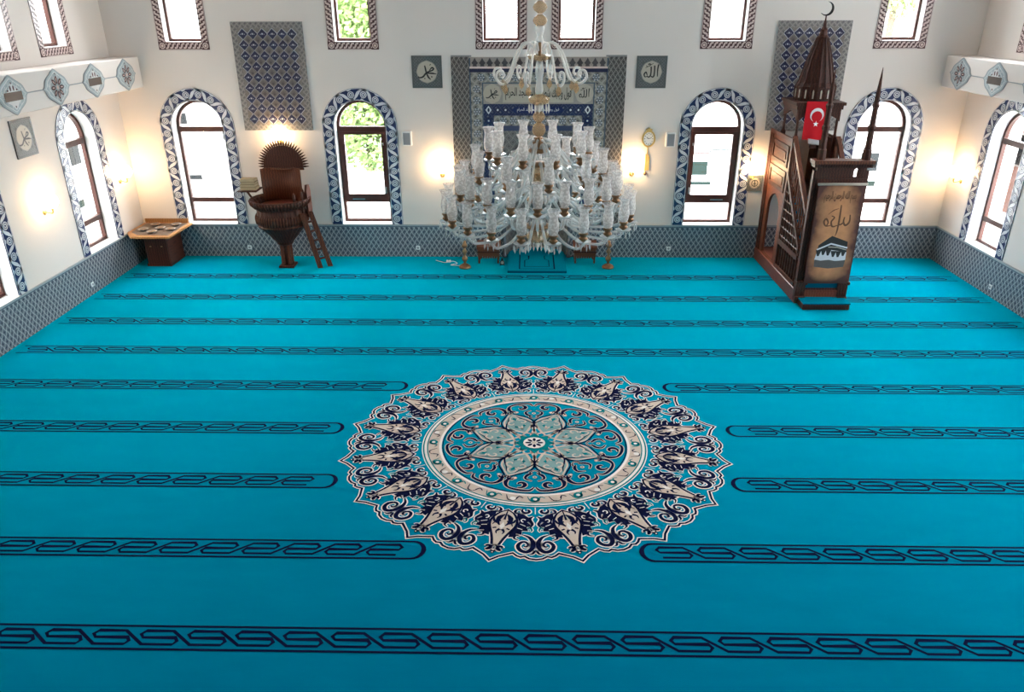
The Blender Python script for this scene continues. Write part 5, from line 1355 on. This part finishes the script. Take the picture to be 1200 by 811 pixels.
# ---------------------------------------------------------------- what shows through the windows
GZ = -1.5
b = MB(); b.box((-60, TH+.05, GZ-.1), (60, 70, GZ)); b.build('pavement_ground', ['pavement']); tag(bpy.data.objects['pavement_ground'], 'pale paved ground outside the windows', 'ground', kind='structure')
for sx in (-1, 1):
    b = MB(); b.box((sx*(HX+TH+.05), -25, GZ-.1), (sx*60, TH+.05, GZ)); tag(b.build('pavement_ground', ['pavement']), 'pale paved ground along the %s side of the hall' % ('cabinet' if sx < 0 else 'minbar'), 'ground', kind='structure')
def tree(x, y, z0, r, h, label, seed, n=5200):
    rnd = random.Random(seed); t = tag(empty('tree', (x, y, GZ)), label, 'tree', 'trees outside the windows')
    b = MB(); b.lathe([(.22, 0), (.16, 1.0), (.12, z0-GZ+h*.5), (.05, z0-GZ+h*.8)], 8); b.build('trunk', ['bark'], t)
    b = MB()
    for k in range(n):
        while True:
            p = Vector((rnd.uniform(-1, 1), rnd.uniform(-1, 1), rnd.uniform(-1, 1)))
            if .3 < p.length < 1: break
        w = .82+.18*sin(5*p.x+3*p.z)*cos(4*p.y+2*p.z)
        c = Vector((p.x*r*w, p.y*r*w, z0-GZ+h/2+p.z*h/2*w)); s = rnd.uniform(.07, .15)
        a = Vector((rnd.uniform(-1, 1), rnd.uniform(-1, 1), rnd.uniform(-1, 1))).normalized(); q = a.orthogonal().normalized(); e = a.cross(q)
        b.add([c+q*s, c+e*s*.6, c-q*s, c-e*s*.6], [(0, 1, 2, 3)])
    me = bpy.data.meshes.new('foliage'); me.from_pydata([tuple(v) for v in b.v], [], b.f); me.materials.append(MATS['leaf_green']); me.update()
    link('foliage', me, t)
tree(-5.6, 11.5, -1.2, 2.4, 8.2, 'leafy green tree seen through the arched window beside the pulpit', 3, 14000)
tree(13.0, 15.2, 3.9, 1.9, 4.2, 'leafy green tree rising behind the shop building', 5, 4000)
def building(x0, x1, y0, y1, h, m, side, wins, label, cat='building'):
    """side: which face looks at the hall; wins: (along, z, width, height, material)"""
    cx, cy_ = (x0+x1)/2, (y0+y1)/2; t = tag(empty('building', (cx, cy_, GZ)), label, cat)
    w = lambda: MB(lambda p: p-Vector((cx, cy_, GZ)))
    w().box((x0, y0, GZ), (x1, y1, h)).build('wall', [m], t)
    w().box((x0-.2, y0-.2, h), (x1+.2, y1+.2, h+.18)).build('roof', ['facade_white'], t)
    for a, z, ww, hh, mm in wins:
        if side == 'y':
            f = w().box((a-ww/2-.06, y0-.05, z-hh/2-.06), (a+ww/2+.06, y0, z+hh/2+.06)).build('window', ['facade_white'], t); w().box((a-ww/2, y0-.06, z-hh/2), (a+ww/2, y0-.045, z+hh/2)).build('pane', [mm], f)
        else:
            X = x1 if side == '+x' else x0; s = 1 if side == '+x' else -1
            f = w().box((X, a-ww/2-.06, z-hh/2-.06), (X+s*.05, a+ww/2+.06, z+hh/2+.06)).build('window', ['facade_white'], t); w().box((X+s*.045, a-ww/2, z-hh/2), (X+s*.06, a+ww/2, z+hh/2)).build('pane', [mm], f)
    return t
FP, SG = 'facade_pane', 'shutter_green'
building(-14.9, -8.7, 9, 13, 3.2, 'facade_white', 'y', [(-10.95, 1.55, .5, .32, FP), (-11.6, 1.5, .3, .3, FP), (-10.4, .70, 1.3, .03, FP), (-10.9, -.25, .75, .14, FP), (-9.4, 1.3, .5, .8, FP), (-13, 1.3, .8, 1, FP)], 'white house with narrow windows outside the window near the cabinet')
building(3.6, 14.9, 9, 12.5, 3.0, 'facade_white', 'y', [(5.15, .05, .55, .42, SG), (5.2, -.42, .75, .10, SG), (6.1, .62, 1.2, .03, FP), (10.4, .25, .55, .55, FP), (10.45, -.42, .5, .16, SG), (9.8, -.42, .07, .16, FP), (7.6, .3, .7, .9, FP), (12.5, .3, .8, .9, FP), (10.4, .68, 2.2, .03, FP), (5.0, .52, .9, .04, 'roof_red')], 'white shop building with green window outside the window by the clock')
building(-20, -12.8, -14, 8.6, 9.5, 'facade_cream', '+x', [(5.3, .2, .8, .5, FP), (6.2, 1.0, .8, .6, FP), (7.3, 1.6, .6, .5, FP), (5.6, -.35, .8, .2, SG), (3.4, .8, .9, .9, FP), (1.4, .8, .9, .9, FP), (-.6, .8, .9, .9, FP), (-2.6, .8, .9, .9, FP), (3.4, 3.8, .9, 1.2, FP), (.4, 3.8, .9, 1.2, FP), (-2.6, 3.8, .9, 1.2, FP)], 'cream house outside the side window above the cabinet')  # house seen; its extra height and nearness are added to block sky light
building(15.4, 21, 3.0, 15, 3.4, 'facade_brick', '-x', [(7.2, .5, .9, .9, FP), (9.4, .5, .9, .9, FP), (5.0, .5, .9, .9, FP), (11.6, .5, .9, .9, FP)], 'brick house outside the side window by the minbar')

t = tag(empty('garden_wall', (-5.6, 8.1, GZ)), 'low white garden wall in front of the green tree', 'garden wall')
MB().box((-2.4, -.1, 0), (2.6, .1, 1.5)).build('wall_panel', ['facade_white'], t); MB().box((-2.45, -.15, 1.5), (2.65, .15, 1.57)).build('coping', ['facade_white'], t)
